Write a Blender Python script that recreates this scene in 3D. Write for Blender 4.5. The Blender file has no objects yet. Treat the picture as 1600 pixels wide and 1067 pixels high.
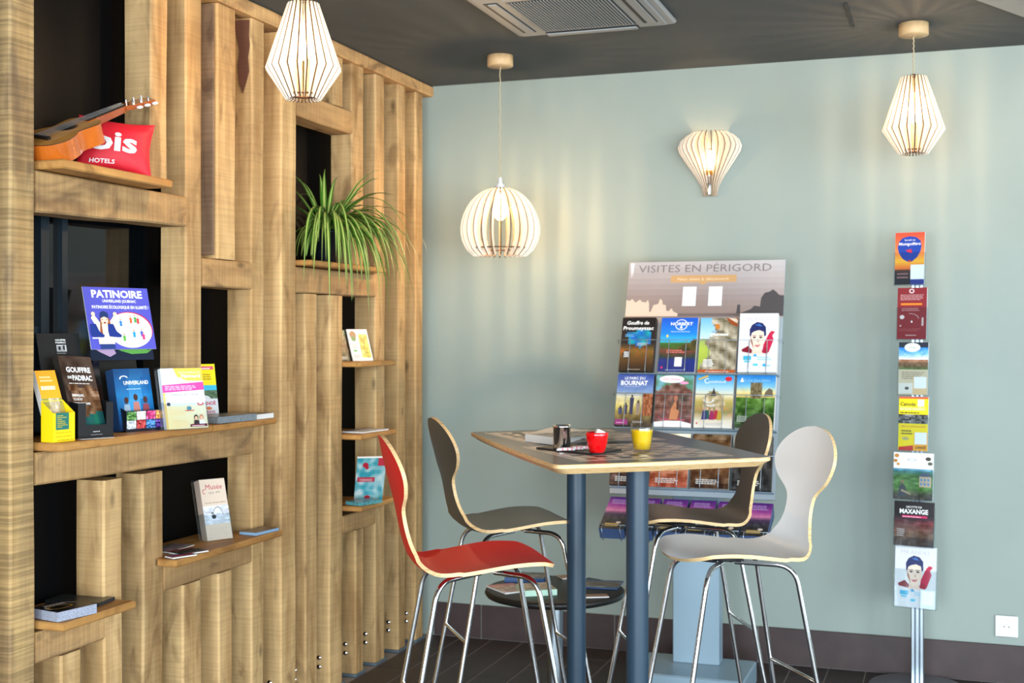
import bpy, bmesh, math, random
from mathutils import Vector, Matrix, noise
random.seed(7)
C = bpy.context.scene.collection
SC = bpy.context.scene
PI = math.pi
V = Vector

# ------------------------------------------------------------------ camera, world, lights, exposure
FPX, CAMH, HORY, YAW = 1970.0, 1.4, 521.0, math.radians(19.3)
cam_d = bpy.data.cameras.new('camera'); cam = bpy.data.objects.new('camera', cam_d); C.objects.link(cam)
cam.location = (0, 0, CAMH); cam.rotation_euler = (PI/2, 0, YAW)
cam_d.sensor_width = 36; cam_d.lens = FPX/1600*36; cam_d.shift_y = -(533.5-HORY)/1600
cam_d.clip_start = .05; cam_d.clip_end = 60
cam_d.dof.use_dof = True; cam_d.dof.focus_distance = 3.5; cam_d.dof.aperture_fstop = 5.0
SC.camera = cam
SC.view_settings.view_transform = 'Standard'; SC.view_settings.look = 'None'
SC.view_settings.gamma = 1; SC.view_settings.use_curve_mapping = False
SC.view_settings.exposure = 0.38
wd = bpy.data.worlds.new('sky'); SC.world = wd; wd.use_nodes = True
wd.node_tree.nodes['Background'].inputs[0].default_value = (.62, .80, 1, 1)
wd.node_tree.nodes['Background'].inputs[1].default_value = 1.0

def area(name, loc, rot, sx, sy, power, col):
    l = bpy.data.lights.new(name, 'AREA'); l.shape = 'RECTANGLE'; l.size = sx; l.size_y = sy
    l.energy = power; l.color = col
    o = bpy.data.objects.new(name, l); C.objects.link(o); o.location = loc; o.rotation_euler = rot
    return o
DAY = (.82, .93, 1)
# daylight through the window openings of the right wall and of the rear wall (openings built below)
for y, e in ((-.6, 130), (1.4, 115), (3.4, 30)):
    area('window_daylight', (3.46, y, 1.25), (0, math.radians(90), 0), 2.1, 1.5, e, DAY)
for x in (-1.2, .9, 3.0 - .3):
    area('window_daylight', (x, -2.96, 1.25), (math.radians(90), 0, 0), 1.5, 2.1, 162, DAY)
LAMP_COL = (1, .66, .36)
LAMP_W = {'left': 19, 'dome': 17, 'right': 16, 'sconce': 3}

# ------------------------------------------------------------------ pixel -> place helpers (photo frame 1600x1067)
FW = (-math.sin(YAW), math.cos(YAW)); RT = (math.cos(YAW), math.sin(YAW))
def ray(x): s = (x-800)/FPX; return (FW[0]+s*RT[0], FW[1]+s*RT[1])
def ld(l, d, z=0): return V((d*FW[0]+l*RT[0], d*FW[1]+l*RT[1], z))
def onX(x, X, y=HORY): r = ray(x); t = X/r[0]; return V((X, t*r[1], CAMH-(y-HORY)/FPX*t))
def onY(x, Y, y=HORY): r = ray(x); t = Y/r[1]; return V((t*r[0], Y, CAMH-(y-HORY)/FPX*t))
def onZ(x, y, z): t = (CAMH-z)*FPX/(y-HORY); return ld((x-800)/FPX*t, t, z)
def onD(x, y, t): return ld((x-800)/FPX*t, t, CAMH-(y-HORY)/FPX*t)

# ------------------------------------------------------------------ materials
def lin(c):
    return tuple(((v/255)/12.92 if v/255 <= .04045 else ((v/255+.055)/1.055)**2.4) for v in c)
def new_mat(name):
    m = bpy.data.materials.new(name); m.use_nodes = True
    return m, m.node_tree.nodes, m.node_tree.links, m.node_tree.nodes['Principled BSDF']
def mat(name, rgb, rough=.5, metal=0, spec=.5, coat=0, grain=0, gscale=40, bump=0, trans=0, ior=1.45, emit=0, emit_col=None):
    m, n, l, b = new_mat(name); c = lin(rgb)
    b.inputs['Base Color'].default_value = (*c, 1); b.inputs['Roughness'].default_value = rough
    b.inputs['Metallic'].default_value = metal; b.inputs['Specular IOR Level'].default_value = spec
    b.inputs['Coat Weight'].default_value = coat; b.inputs['IOR'].default_value = ior
    b.inputs['Transmission Weight'].default_value = trans
    if emit:
        b.inputs['Emission Color'].default_value = (*(emit_col or c), 1); b.inputs['Emission Strength'].default_value = emit
    tc = n.new('ShaderNodeTexCoord'); ns = n.new('ShaderNodeTexNoise'); ns.inputs['Scale'].default_value = gscale
    l.new(tc.outputs['Object'], ns.inputs['Vector'])
    if grain:
        r = n.new('ShaderNodeValToRGB')
        r.color_ramp.elements[0].color = (*[v*(1-grain) for v in c], 1); r.color_ramp.elements[1].color = (*[min(1, v*(1+grain)) for v in c], 1)
        r.color_ramp.elements[0].position = .3; r.color_ramp.elements[1].position = .7
        l.new(ns.outputs['Fac'], r.inputs[0]); l.new(r.outputs[0], b.inputs['Base Color'])
    if bump:
        bp = n.new('ShaderNodeBump'); bp.inputs['Strength'].default_value = bump; bp.inputs['Distance'].default_value = .002
        l.new(ns.outputs['Fac'], bp.inputs['Height']); l.new(bp.outputs[0], b.inputs['Normal'])
    return m

def wood(name, axis, light, mid, dark, rough=.75, saw=.5, fine=1.0):
    """sawn timber, grain along `axis`, saw marks across it, knots, grey stains; each board differs a little"""
    m, n, l, b = new_mat(name); b.inputs['Roughness'].default_value = rough; b.inputs['Specular IOR Level'].default_value = .25
    tc = n.new('ShaderNodeTexCoord'); oi = n.new('ShaderNodeObjectInfo')
    add = n.new('ShaderNodeVectorMath'); add.operation = 'MULTIPLY_ADD'
    mul = n.new('ShaderNodeCombineXYZ')
    for i in range(3): l.new(oi.outputs['Random'], mul.inputs[i])
    add.inputs[1].default_value = (37, 53, 71)
    l.new(mul.outputs[0], add.inputs[0]); l.new(tc.outputs['Object'], add.inputs[2])
    ai = 'XYZ'.index(axis)
    def mp(along, across):
        q = n.new('ShaderNodeMapping'); s = [across]*3; s[ai] = along; q.inputs['Scale'].default_value = s
        l.new(add.outputs[0], q.inputs['Vector']); return q
    def nz(mapping, scale=1, detail=4, dist=0):
        q = n.new('ShaderNodeTexNoise'); q.inputs['Scale'].default_value = scale; q.inputs['Detail'].default_value = detail
        q.inputs['Distortion'].default_value = dist; l.new(mapping.outputs[0], q.inputs['Vector']); return q
    g = nz(mp(1.6, 26*fine), 1, 6, .6)          # long grain
    p = nz(mp(2.2, 7), 1, 3, .8)                # patches
    s = nz(mp(130, 3), 1, 3, 0)                 # saw marks across
    st = nz(mp(3.5, 9), 1, 5, 1.5)              # stains
    vo = n.new('ShaderNodeTexVoronoi'); vo.inputs['Scale'].default_value = 1; l.new(mp(2.6, 6).outputs[0], vo.inputs['Vector'])
    def ramp(src, a, c, ca, cc):
        r = n.new('ShaderNodeValToRGB'); e = r.color_ramp.elements; e[0].position = a; e[1].position = c
        e[0].color = ca; e[1].color = cc; l.new(src, r.inputs[0]); return r
    def mix(f, a, c, mode='MIX'):
        q = n.new('ShaderNodeMix'); q.data_type = 'RGBA'; q.blend_type = mode
        if isinstance(f, float): q.inputs[0].default_value = f
        else: l.new(f, q.inputs[0])
        l.new(a, q.inputs[6]); l.new(c, q.inputs[7]); return q.outputs[2]
    W = lambda v: (v, v, v, 1)
    c1 = ramp(g.outputs['Fac'], .38, .60, (*lin(mid), 1), (*lin(light), 1))
    c2 = ramp(p.outputs['Fac'], .35, .68, (*lin(dark), 1), (*lin(light), 1))
    base = mix(.45, c1.outputs[0], c2.outputs[0])
    sm = ramp(s.outputs['Fac'], .38, .60, W(1-.45*saw), W(1.0))
    base = mix(.8, base, sm.outputs[0], 'MULTIPLY')
    sr = ramp(st.outputs['Fac'], .54, .70, W(0), W(1))
    dk = ramp(st.outputs['Fac'], 0, 1, (*lin(dark), 1), (*[v*.55 for v in lin(dark)], 1))
    mf = n.new('ShaderNodeMath'); mf.operation = 'MULTIPLY'; mf.inputs[1].default_value = .62; l.new(sr.outputs[0], mf.inputs[0])
    base = mix(mf.outputs[0], base, dk.outputs[0])
    kn = ramp(vo.outputs['Distance'], .035, .10, W(.42), W(1))
    base = mix(1.0, base, kn.outputs[0], 'MULTIPLY')
    hv = n.new('ShaderNodeHueSaturation')
    mr = n.new('ShaderNodeMapRange'); mr.inputs['To Min'].default_value = .86; mr.inputs['To Max'].default_value = 1.12
    l.new(oi.outputs['Random'], mr.inputs['Value']); l.new(mr.outputs[0], hv.inputs['Value']); l.new(base, hv.inputs['Color'])
    l.new(hv.outputs[0], b.inputs['Base Color'])
    bp = n.new('ShaderNodeBump'); bp.inputs['Strength'].default_value = .6*saw; bp.inputs['Distance'].default_value = .003
    l.new(s.outputs['Fac'], bp.inputs['Height'])
    bp2 = n.new('ShaderNodeBump'); bp2.inputs['Strength'].default_value = .3; bp2.inputs['Distance'].default_value = .003
    l.new(g.outputs['Fac'], bp2.inputs['Height']); l.new(bp.outputs[0], bp2.inputs['Normal'])
    l.new(bp2.outputs[0], b.inputs['Normal'])
    return m

def ply(name, axis_z=True, a=(226, 190, 138), c=(176, 128, 78)):
    m, n, l, b = new_mat(name); b.inputs['Roughness'].default_value = .45
    tc = n.new('ShaderNodeTexCoord'); mp = n.new('ShaderNodeMapping'); mp.inputs['Scale'].default_value = (9, 9, 90)
    ns = n.new('ShaderNodeTexNoise'); ns.inputs['Scale'].default_value = 3; r = n.new('ShaderNodeValToRGB')
    r.color_ramp.elements[0].color = (*lin(c), 1); r.color_ramp.elements[1].color = (*lin(a), 1)
    r.color_ramp.elements[0].position = .15; r.color_ramp.elements[1].position = .5
    l.new(tc.outputs['Object'], mp.inputs[0]); l.new(mp.outputs[0], ns.inputs['Vector']); l.new(ns.outputs['Fac'], r.inputs[0]); l.new(r.outputs[0], b.inputs['Base Color'])
    return m

M = {}
OL, OM, OD = (212, 176, 124), (178, 140, 90), (138, 102, 64)
M['post'] = wood('oak_upright', 'Z', OL, OM, OD, saw=.32)
M['post_big'] = wood('oak_rough_sawn', 'Z', (194, 160, 108), (166, 130, 82), (104, 84, 70), saw=1.0)
M['beam'] = wood('oak_beam', 'Y', (200, 160, 108), (174, 134, 86), (112, 84, 62), saw=.5)
M['shelf'] = wood('oiled_shelf_board', 'Y', (200, 150, 86), (176, 124, 66), (138, 92, 50), rough=.5, saw=.12)
M['ply'] = ply('plywood_edge')
M['tableply'] = ply('table_plywood_edge', a=(222, 184, 130), c=(172, 120, 70))
M['wall'] = mat('sage_wall_paint', (143, 154, 147), .55, grain=.03, gscale=3, bump=.05)
M['ceiling'] = mat('grey_ceiling_paint', (70, 74, 76), .8, grain=.04, gscale=4, bump=.05)
M['white'] = mat('white_paint', (225, 225, 222), .6)
M['black'] = mat('black_backing', (3, 4, 6), .5, spec=.15)
M['blackglass'] = mat('dark_niche_glass', (5, 8, 11), .06, spec=.6)
M['pane_reflection'] = mat('dim_pane_reflection', (58, 58, 50), .2)  # this and the next: colours of the window reflection on the niche glass
M['frame_reflection'] = mat('dark_teal_frame_reflection', (10, 26, 36), .35)
M['tile'] = mat('brown_floor_tile', (56, 48, 47), .5, grain=.2, gscale=9, bump=.15)
M['skirt'] = mat('brown_skirting_tile', (62, 48, 47), .5, grain=.15, gscale=12, bump=.1)
M['grout'] = mat('grey_grout', (136, 130, 128), .85)
M['chrome'] = mat('chrome', (235, 235, 235), .07, metal=1)
M['alu'] = mat('brushed_aluminium', (176, 186, 194), .32, metal=1)
M['rackgrey'] = mat('pale_blue_grey_steel', (142, 164, 178), .38, metal=.25)
M['wire'] = mat('silver_wire', (170, 182, 192), .3, metal=.8)
M['pole'] = mat('slate_blue_satin_steel', (36, 56, 72), .4)
M['lamtop'] = mat('charcoal_laminate', (66, 68, 71), .33, spec=.32)
M['red'] = mat('red_laminate', (226, 34, 28), .5, spec=.3)
M['grey'] = mat('dark_grey_laminate', (74, 72, 68), .38)
M['offwhite'] = mat('off_white_laminate', (242, 240, 238), .4)
M['rubber'] = mat('black_rubber', (20, 20, 22), .6)
M['blackgloss'] = mat('satin_black_table', (24, 22, 20), .42)
M['slate'] = mat('black_slate', (34, 35, 38), .6, bump=.4, gscale=120)
M['fin'] = mat('birch_lamp_slat', (252, 240, 222), .6)
M['fin'].node_tree.nodes['Principled BSDF'].inputs['Transmission Weight'].default_value = 0
M['burnt'] = mat('laser_burnt_edge', (96, 64, 36), .7)
M['rosewood'] = mat('beech_ceiling_rose', (214, 176, 128), .5, grain=.12, gscale=30)
M['bulb'] = mat('glowing_bulb', (255, 220, 150), .3, emit=28, emit_col=(1, .72, .36))
def glow(m, e, f):
    n = m.node_tree.nodes; l = m.node_tree.links; n.remove(n['Principled BSDF'])
    t = n.new('ShaderNodeBsdfTransparent'); em = n.new('ShaderNodeEmission'); em.inputs[0].default_value = (1, .66, .30, 1); em.inputs[1].default_value = e
    mx = n.new('ShaderNodeMixShader'); mx.inputs[0].default_value = f; l.new(t.outputs[0], mx.inputs[1]); l.new(em.outputs[0], mx.inputs[2]); l.new(mx.outputs[0], n['Material Output'].inputs[0])
glow(M['bulb'], 22, .22)
M['brass'] = mat('brass_collar', (190, 150, 80), .3, metal=1)
M['cord'] = mat('beige_twisted_flex', (196, 176, 140), .8, bump=.6, gscale=300)
M['plasticwhite'] = mat('white_plastic', (236, 236, 236), .3)
M['acgrey'] = mat('grey_air_conditioner', (140, 142, 142), .5)
M['acdark'] = mat('dark_vent', (28, 32, 36), .6)
M['paper'] = mat('paper_edges', (226, 224, 220), .6)
M['paperdark'] = mat('dark_paper_edges', (60, 52, 46), .5)
M['cardblack'] = mat('black_card', (16, 17, 18), .45)
M['cardyellow'] = mat('yellow_card', (246, 206, 10), .5)
M['cushion'] = mat('red_cushion_fabric', (208, 26, 44), .55, bump=.3, gscale=500)
M['guitarside'] = mat('varnished_orange_wood', (190, 96, 28), .12, grain=.15, gscale=14, coat=.8)
M['guitartop'] = mat('spruce_soundboard', (196, 138, 66), .16, grain=.1, gscale=20, coat=.8)
M['guitarneck'] = mat('brown_neck_wood', (150, 72, 24), .2, coat=.6)
M['ebony'] = mat('dark_fretboard', (24, 18, 16), .35)
M['leaf'] = mat('green_leaf', (66, 108, 30), .45, grain=.3, gscale=14)
M['leafedge'] = mat('pale_leaf_stripe', (176, 192, 104), .45)
M['pot'] = mat('dark_plastic_pot', (22, 26, 34), .3)
M['soil'] = mat('soil', (50, 36, 26), .9, bump=.8)
M['redcup'] = mat('red_glazed_china', (214, 8, 16), .08, coat=.5)
M['china'] = mat('white_china', (240, 240, 238), .15)
M['juice'] = mat('orange_juice', (252, 206, 0), .25)
M['juice'].node_tree.nodes['Principled BSDF'].inputs['Subsurface Weight'].default_value = .15
def glass(name, tint=(1, 1, 1), gl=.12, rough=.02):
    m, n, l, b = new_mat(name); n.remove(b); out = n['Material Output']
    t = n.new('ShaderNodeBsdfTransparent'); t.inputs[0].default_value = (*tint, 1)
    g = n.new('ShaderNodeBsdfGlossy'); g.inputs['Roughness'].default_value = rough
    fr = n.new('ShaderNodeLayerWeight'); fr.inputs[0].default_value = .25
    sc_ = n.new('ShaderNodeMath'); sc_.operation = 'MULTIPLY'; sc_.inputs[1].default_value = .35
    ad = n.new('ShaderNodeMath'); ad.inputs[1].default_value = gl; l.new(fr.outputs[1], sc_.inputs[0]); l.new(sc_.outputs[0], ad.inputs[0])
    mx = n.new('ShaderNodeMixShader'); l.new(ad.outputs[0], mx.inputs[0]); l.new(t.outputs[0], mx.inputs[1]); l.new(g.outputs[0], mx.inputs[2])
    l.new(mx.outputs[0], out.inputs[0]); return m
M['acrylic'] = glass('clear_acrylic', (.94, .97, .98), .06, .05)
M['glass'] = glass('drinking_glass', (.97, .98, .98), .10)
m_, n_, l_, b_ = new_mat('printed_ink'); at_ = n_.new('ShaderNodeAttribute'); at_.attribute_name = 'ink'
l_.new(at_.outputs['Color'], b_.inputs['Base Color']); b_.inputs['Roughness'].default_value = .32; M['ink'] = m_
m_, n_, l_, b_ = new_mat('matt_printed_ink'); at_ = n_.new('ShaderNodeAttribute'); at_.attribute_name = 'ink'
l_.new(at_.outputs['Color'], b_.inputs['Base Color']); b_.inputs['Roughness'].default_value = .65; M['inkmatt'] = m_

# ------------------------------------------------------------------ building helpers
WM = {}        # name -> build-time world matrix of roots
def root(name, label, cat, loc=(0, 0, 0), rz=0, group=None):
    o = bpy.data.objects.new(name, None); C.objects.link(o); o.location = loc; o.rotation_euler = (0, 0, rz)
    o.empty_display_size = .1
    o['label'] = label; o['category'] = cat
    if group: o['group'] = group
    WM[o.name] = Matrix.Translation(V(loc)) @ Matrix.Rotation(rz, 4, 'Z')
    return o
def tag(o, label, cat, group=None):
    o['label'] = label; o['category'] = cat
    if group: o['group'] = group
    return o
def link(name, me, parent=None):
    o = bpy.data.objects.new(name, me); C.objects.link(o)
    if parent:
        o.parent = parent
        if parent.name in WM: o.matrix_parent_inverse = WM[parent.name].inverted()
    return o
class MB:
    """collects shapes, in world coordinates, into one mesh object"""
    def __init__(s): s.v = []; s.f = []; s.m = []; s.mats = []; s.sm = []
    def mi(s, mt):
        mt = M[mt] if isinstance(mt, str) else mt
        if mt not in s.mats: s.mats.append(mt)
        return s.mats.index(mt)
    def add(s, vs, fs, mt, smooth=False):
        b = len(s.v); k = s.mi(mt); s.v += [tuple(p) for p in vs]
        for f in fs: s.f.append([b+i for i in f]); s.m.append(k); s.sm.append(smooth)
        return s
    def box(s, lo, hi, mt, mx=None, bev=0):
        x0, y0, z0 = lo; x1, y1, z1 = hi
        if bev:
            e = bev; P = []
            for z, q in ((z0, e), (z0+e, 0), (z1-e, 0), (z1, e)):
                a, b, c, d = x0+q, x1-q, y0+q, y1-q
                P += [(a+e, c, z), (b-e, c, z), (b, c+e, z), (b, d-e, z), (b-e, d, z), (a+e, d, z), (a, d-e, z), (a, c+e, z)]
            F = [[7, 6, 5, 4, 3, 2, 1, 0], list(range(24, 32))]
            for r in range(3):
                for i in range(8): j = (i+1) % 8; F.append([r*8+i, r*8+j, r*8+8+j, r*8+8+i])
        else:
            P = [(x0, y0, z0), (x1, y0, z0), (x1, y1, z0), (x0, y1, z0), (x0, y0, z1), (x1, y0, z1), (x1, y1, z1), (x0, y1, z1)]
            F = [[3, 2, 1, 0], [4, 5, 6, 7], [0, 1, 5, 4], [1, 2, 6, 5], [2, 3, 7, 6], [3, 0, 4, 7]]
        if mx: P = [mx @ V(p) for p in P]
        return s.add(P, F, mt)
    def prism(s, pts, z0, z1, mt, mx=None, side=None):
        n = len(pts); P = [V((x, y, z0)) for x, y in pts]+[V((x, y, z1)) for x, y in pts]
        if mx: P = [mx @ p for p in P]
        s.add(P, [list(range(n))[::-1], list(range(n, 2*n))], mt)
        b = len(s.v)-2*n; k = s.mi(side or mt)
        for i in range(n): j = (i+1) % n; s.f.append([b+i, b+j, b+n+j, b+n+i]); s.m.append(k); s.sm.append(False)
        return s
    def tube(s, pts, r, mt, n=10, cap=True):
        pts = [V(p) for p in pts]; rs = r if isinstance(r, (list, tuple)) else [r]*len(pts)
        t0 = (pts[1]-pts[0]).normalized(); a = t0.orthogonal().normalized(); P = []
        for i, p in enumerate(pts):
            t = ((pts[min(i+1, len(pts)-1)]-pts[max(i-1, 0)])).normalized()
            a = (a-t*a.dot(t)).normalized(); b = t.cross(a)
            P += [p+(a*math.cos(2*PI*k/n)+b*math.sin(2*PI*k/n))*rs[i] for k in range(n)]
        F = []
        for i in range(len(pts)-1):
            for k in range(n): j = (k+1) % n; F.append([i*n+k, i*n+j, i*n+n+j, i*n+n+k])
        s.add(P, F, mt, True)
        if cap: s.add(P[:n], [list(range(n))[::-1]], mt); s.add(P[-n:], [list(range(n))], mt)
        return s
    def lathe(s, prof, c, mt, n=32, caps=True, mx=None):
        c = V(c); P = []
        for r, z in prof: P += [c+V((r*math.cos(2*PI*k/n), r*math.sin(2*PI*k/n), z)) for k in range(n)]
        if mx: P = [mx @ p for p in P]
        F = []
        for i in range(len(prof)-1):
            for k in range(n): j = (k+1) % n; F.append([i*n+k, i*n+j, i*n+n+j, i*n+n+k])
        s.add(P, F, mt, True)
        if caps:
            if prof[0][0] > 1e-4: s.add(P[:n], [list(range(n))[::-1]], mt)
            if prof[-1][0] > 1e-4: s.add(P[-n:], [list(range(n))], mt)
        return s
    def ball(s, c, r, mt, n=14, sc=(1, 1, 1), mx=None):
        c = V(c); P = []; F = []; h = n//2
        for i in range(h+1):
            a = PI*i/h
            for k in range(n): b = 2*PI*k/n; P.append(c+V((r*sc[0]*math.sin(a)*math.cos(b), r*sc[1]*math.sin(a)*math.sin(b), -r*sc[2]*math.cos(a))))
        for i in range(h):
            for k in range(n): j = (k+1) % n; F.append([i*n+k, i*n+j, i*n+n+j, i*n+n+k])
        if mx: P = [mx @ p for p in P]
        return s.add(P, F, mt, True)
    def mesh(s, name):
        me = bpy.data.meshes.new(name); me.from_pydata(s.v, [], s.f)
        for mt in s.mats: me.materials.append(mt)
        me.polygons.foreach_set('material_index', s.m); me.polygons.foreach_set('use_smooth', s.sm); me.update(); return me
    def build(s, name, parent=None): return link(name, s.mesh(name), parent)
def structure(o): o['kind'] = 'structure'; return o
def curve(pts, n=8):
    """Catmull-Rom through points of any dimension"""
    out = []; P = [list(p) for p in pts]
    for i in range(len(P)-1):
        p0, p1, p2, p3 = P[max(i-1, 0)], P[i], P[i+1], P[min(i+2, len(P)-1)]
        for k in range(n):
            t = k/n
            out.append([.5*((2*b)+(-a+c)*t+(2*a-5*b+4*c-d)*t*t+(-a+3*b-3*c+d)*t**3) for a, b, c, d in zip(p0, p1, p2, p3)])
    out.append(P[-1]); return out

# ------------------------------------------------------------------ printing (flat ink on real paper)
_tcache = {}
def text_mesh(s, bold):
    if (s, bold) in _tcache: return _tcache[(s, bold)]
    cu = bpy.data.curves.new('t', 'FONT'); cu.body = s; cu.size = 1; cu.resolution_u = 2; cu.offset = bold
    o = bpy.data.objects.new('t', cu); C.objects.link(o)
    dg = bpy.context.evaluated_depsgraph_get(); me = o.evaluated_get(dg).to_mesh()
    vs = [(v.co.x, v.co.y) for v in me.vertices]; fs = [list(p.vertices) for p in me.polygons]
    o.evaluated_get(dg).to_mesh_clear(); bpy.data.objects.remove(o); bpy.data.curves.remove(cu)
    _tcache[(s, bold)] = (vs, fs); return vs, fs
class Print:
    """drawing in the unit square (0,0 = bottom left) of a sheet of size w x h metres"""
    def __init__(s, w, h): s.w = w; s.h = h; s.v = []; s.f = []; s.c = []; s.k = 1
    def _add(s, vs, fs, col, cols=None):
        b = len(s.v); z = s.k*.00009; s.k += 1
        s.v += [(x*s.w, y*s.h, z) for x, y in vs]
        for i, f in enumerate(fs): s.f.append([b+j for j in f]); s.c.append(cols[i] if cols else col)
        return s
    def rect(s, x0, y0, x1, y1, c): return s._add([(x0, y0), (x1, y0), (x1, y1), (x0, y1)], [[0, 1, 2, 3]], lin(c))
    def poly(s, pts, c): return s._add(pts, [list(range(len(pts)))], lin(c))
    def ell(s, cx, cy, rx, ry, c, n=20, a0=0): return s._add([(cx+rx*math.cos(2*PI*k/n+a0), cy+ry*math.sin(2*PI*k/n+a0)) for k in range(n)], [list(range(n))], lin(c))
    def arc(s, cx, cy, rx, ry, a0, a1, th, c, n=16):
        P = []; F = []
        for k in range(n+1):
            a = math.radians(a0+(a1-a0)*k/n); P += [(cx+rx*math.cos(a), cy+ry*math.sin(a)), (cx+rx*(1-th)*math.cos(a), cy+ry*(1-th)*math.sin(a))]
        F = [[2*k, 2*k+2, 2*k+3, 2*k+1] for k in range(n)]
        return s._add(P, F, lin(c))
    def photo(s, x0, y0, x1, y1, fn, nx=16, ny=22):
        P = [(x0+(x1-x0)*i/nx, y0+(y1-y0)*j/ny) for j in range(ny+1) for i in range(nx+1)]
        F = []; K = []
        for j in range(ny):
            for i in range(nx):
                a = j*(nx+1)+i; F.append([a, a+1, a+nx+2, a+nx+1]); K.append(lin([max(0, min(255, q)) for q in fn((i+.5)/nx, (j+.5)/ny)]))
        return s._add(P, F, None, K)
    def text(s, t, x, y, wid, c, hgt=None, align='L', bold=.0, slant=0):
        """wid: width of the line as a fraction of the sheet; hgt: letter height fraction (else proportional)"""
        vs, fs = text_mesh(t, bold)
        if not vs: return s
        x0 = min(v[0] for v in vs); x1 = max(v[0] for v in vs)
        kx = wid*s.w/(x1-x0); ky = kx if hgt is None else hgt*s.h/.7
        ox = x*s.w-(0 if align == 'L' else wid*s.w/2 if align == 'C' else wid*s.w)
        return s._add([((ox+(v[0]-x0)*kx+v[1]*ky*slant)/s.w, (y*s.h+v[1]*ky)/s.h) for v in vs], fs, lin(c))
    def lines(s, x0, y0, x1, y1, n, c, gap=.5, ragged=.25):
        """small print too fine to read: rows of short dashes"""
        rs = random.Random(int(x0*999+y0*77)+n); dy = (y1-y0)/n
        for i in range(n):
            x = x0; e = x1-(x1-x0)*ragged*rs.random()
            P = []; F = []
            while x < e:
                w = min(e-x, (x1-x0)*rs.uniform(.05, .16)); y = y1-dy*(i+1)
                b = len(P); P += [(x, y), (x+w, y), (x+w, y+dy*gap), (x, y+dy*gap)]; F.append([b, b+1, b+2, b+3]); x += w+(x1-x0)*.025
            if F: s._add(P, F, lin(c))
        return s
    def build(s, name, parent, mx, mt='ink'):
        me = bpy.data.meshes.new(name); me.from_pydata([mx @ V(p) for p in s.v], [], s.f)
        ca = me.color_attributes.new('ink', 'FLOAT_COLOR', 'CORNER'); buf = []
        for f, c in zip(s.f, s.c): buf += [*c, 1.0]*len(f)
        ca.data.foreach_set('color', buf); me.materials.append(M[mt]); me.update()
        return link(name, me, parent)
def frame(o, u, v):
    """matrix whose x axis is u, y axis is v, z axis the face normal"""
    u = V(u).normalized(); v = V(v).normalized(); n = u.cross(v).normalized()
    m = Matrix.Identity(4)
    for i in range(3): m[i][0] = u[i]; m[i][1] = v[i]; m[i][2] = n[i]; m[i][3] = o[i]
    return m
def lerp(a, b, t): t = max(0, min(1, t)); return [p+(q-p)*t for p, q in zip(a, b)]
def stops(v, st):
    for (a, ca), (b, cb) in zip(st, st[1:]):
        if v <= b: return lerp(ca, cb, (v-a)/(b-a))
    return list(st[-1][1])
def nz(u, v, s, seed=0): return noise.noise(V((u*s, v*s*1.5, seed*7.3+.5)))
def speck(c, u, v, s, amp, seed=0): k = nz(u, v, s, seed)*amp; return [q+k for q in c]

# ------------------------------------------------------------------ the setting
XF = -2.30       # room-side plane of the timber screen
XB = -2.46       # dark backing behind the screen (left wall)
YW = 5.42        # back wall
CZ = 2.55        # ceiling
XR, YR = 3.5, -3.0
w = MB().box((XB-.1, YW, -.05), (XR+.2, YW+.12, CZ+.1), 'wall').build('wall_back'); structure(w)
w = MB().box((XB-.1, YR-.1, -.05), (XB, YW, CZ+.1), 'black').build('wall_left'); structure(w)
MB_ = MB(); MB_.box((XB-.1, YR-.1, CZ), (XR+.2, YW, CZ+.1), 'ceiling'); structure(MB_.build('ceiling'))
wr = MB(); ys = [YR-.1, -1.4, .2, .6, 2.2, 2.6, 4.2, YW]
for i in range(0, 8, 2): wr.box((XR, ys[i], 0), (XR+.12, ys[i+1], CZ), 'wall')
for i in (1, 3, 5): wr.box((XR, ys[i], 2.3), (XR+.12, ys[i+1], CZ), 'wall'); wr.box((XR, ys[i], 0), (XR+.12, ys[i+1], .2), 'wall')
structure(wr.build('wall_right'))
wr = MB(); xs = [XB, -1.95, -.45, .15, 1.65, 1.95, 3.45, XR]
for i in range(0, 8, 2): wr.box((xs[i], YR-.12, 0), (xs[i+1], YR, CZ), 'wall')
for i in (1, 3, 5): wr.box((xs[i], YR-.12, 2.3), (xs[i+1], YR, CZ), 'wall'); wr.box((xs[i], YR-.12, 0), (xs[i+1], YR, .2), 'wall')
structure(wr.build('wall_rear'))
# floor: grout bed with plank tiles 0.15 x 0.6 m
fl = MB().box((XB-.1, YR-.1, -.06), (XR+.2, YW, -.002), 'grout').build('floor'); structure(fl)
tm = MB().box((0, 0, -.004), (.145, .595, 0), 'tile', bev=.0012).mesh('tile')
rest = MB(); nx = int((XR+2.31)/.15)+1
for i in range(nx):
    x = XF+.01+i*.15; off = (i % 3)*.2
    y = YW-.6+off - .0
    k = 0
    ycur = YW-.003
    first = .6-off if off else .6
    while ycur > YR:
        L = first if k == 0 else .6
        y0 = ycur-L+.005
        if L > .5 and y0 > 3.0 and x < 2.2:
            o = link('tile', tm, fl); o.location = (x, y0, 0)
        elif y0 > 3.0 and x < 2.2:
            MB().box((x, y0, -.004), (x+.145, ycur, 0), 'tile', bev=.0012).build('tile', fl)
        else: rest.box((x, y0, -.004), (x+.145, ycur, 0), 'tile')
        ycur -= L; k += 1
ro = rest.build('further_tiles', fl); ro['kind'] = 'stuff'
# skirting tiles
sk = MB().box((XF+.02, YW-.006, 0), (XR, YW-.001, .152), 'grout').build('baseboard_back'); structure(sk)
xj = -2.044-.63
while xj < XR:
    a, b = max(xj, XF+.02), min(xj+.63, XR)
    if b-a > .02: MB().box((a+.003, YW-.014, .003), (b-.003, YW-.005, .155), 'skirt', bev=.0015).build('skirting_tile', sk)
    xj += .63
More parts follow.
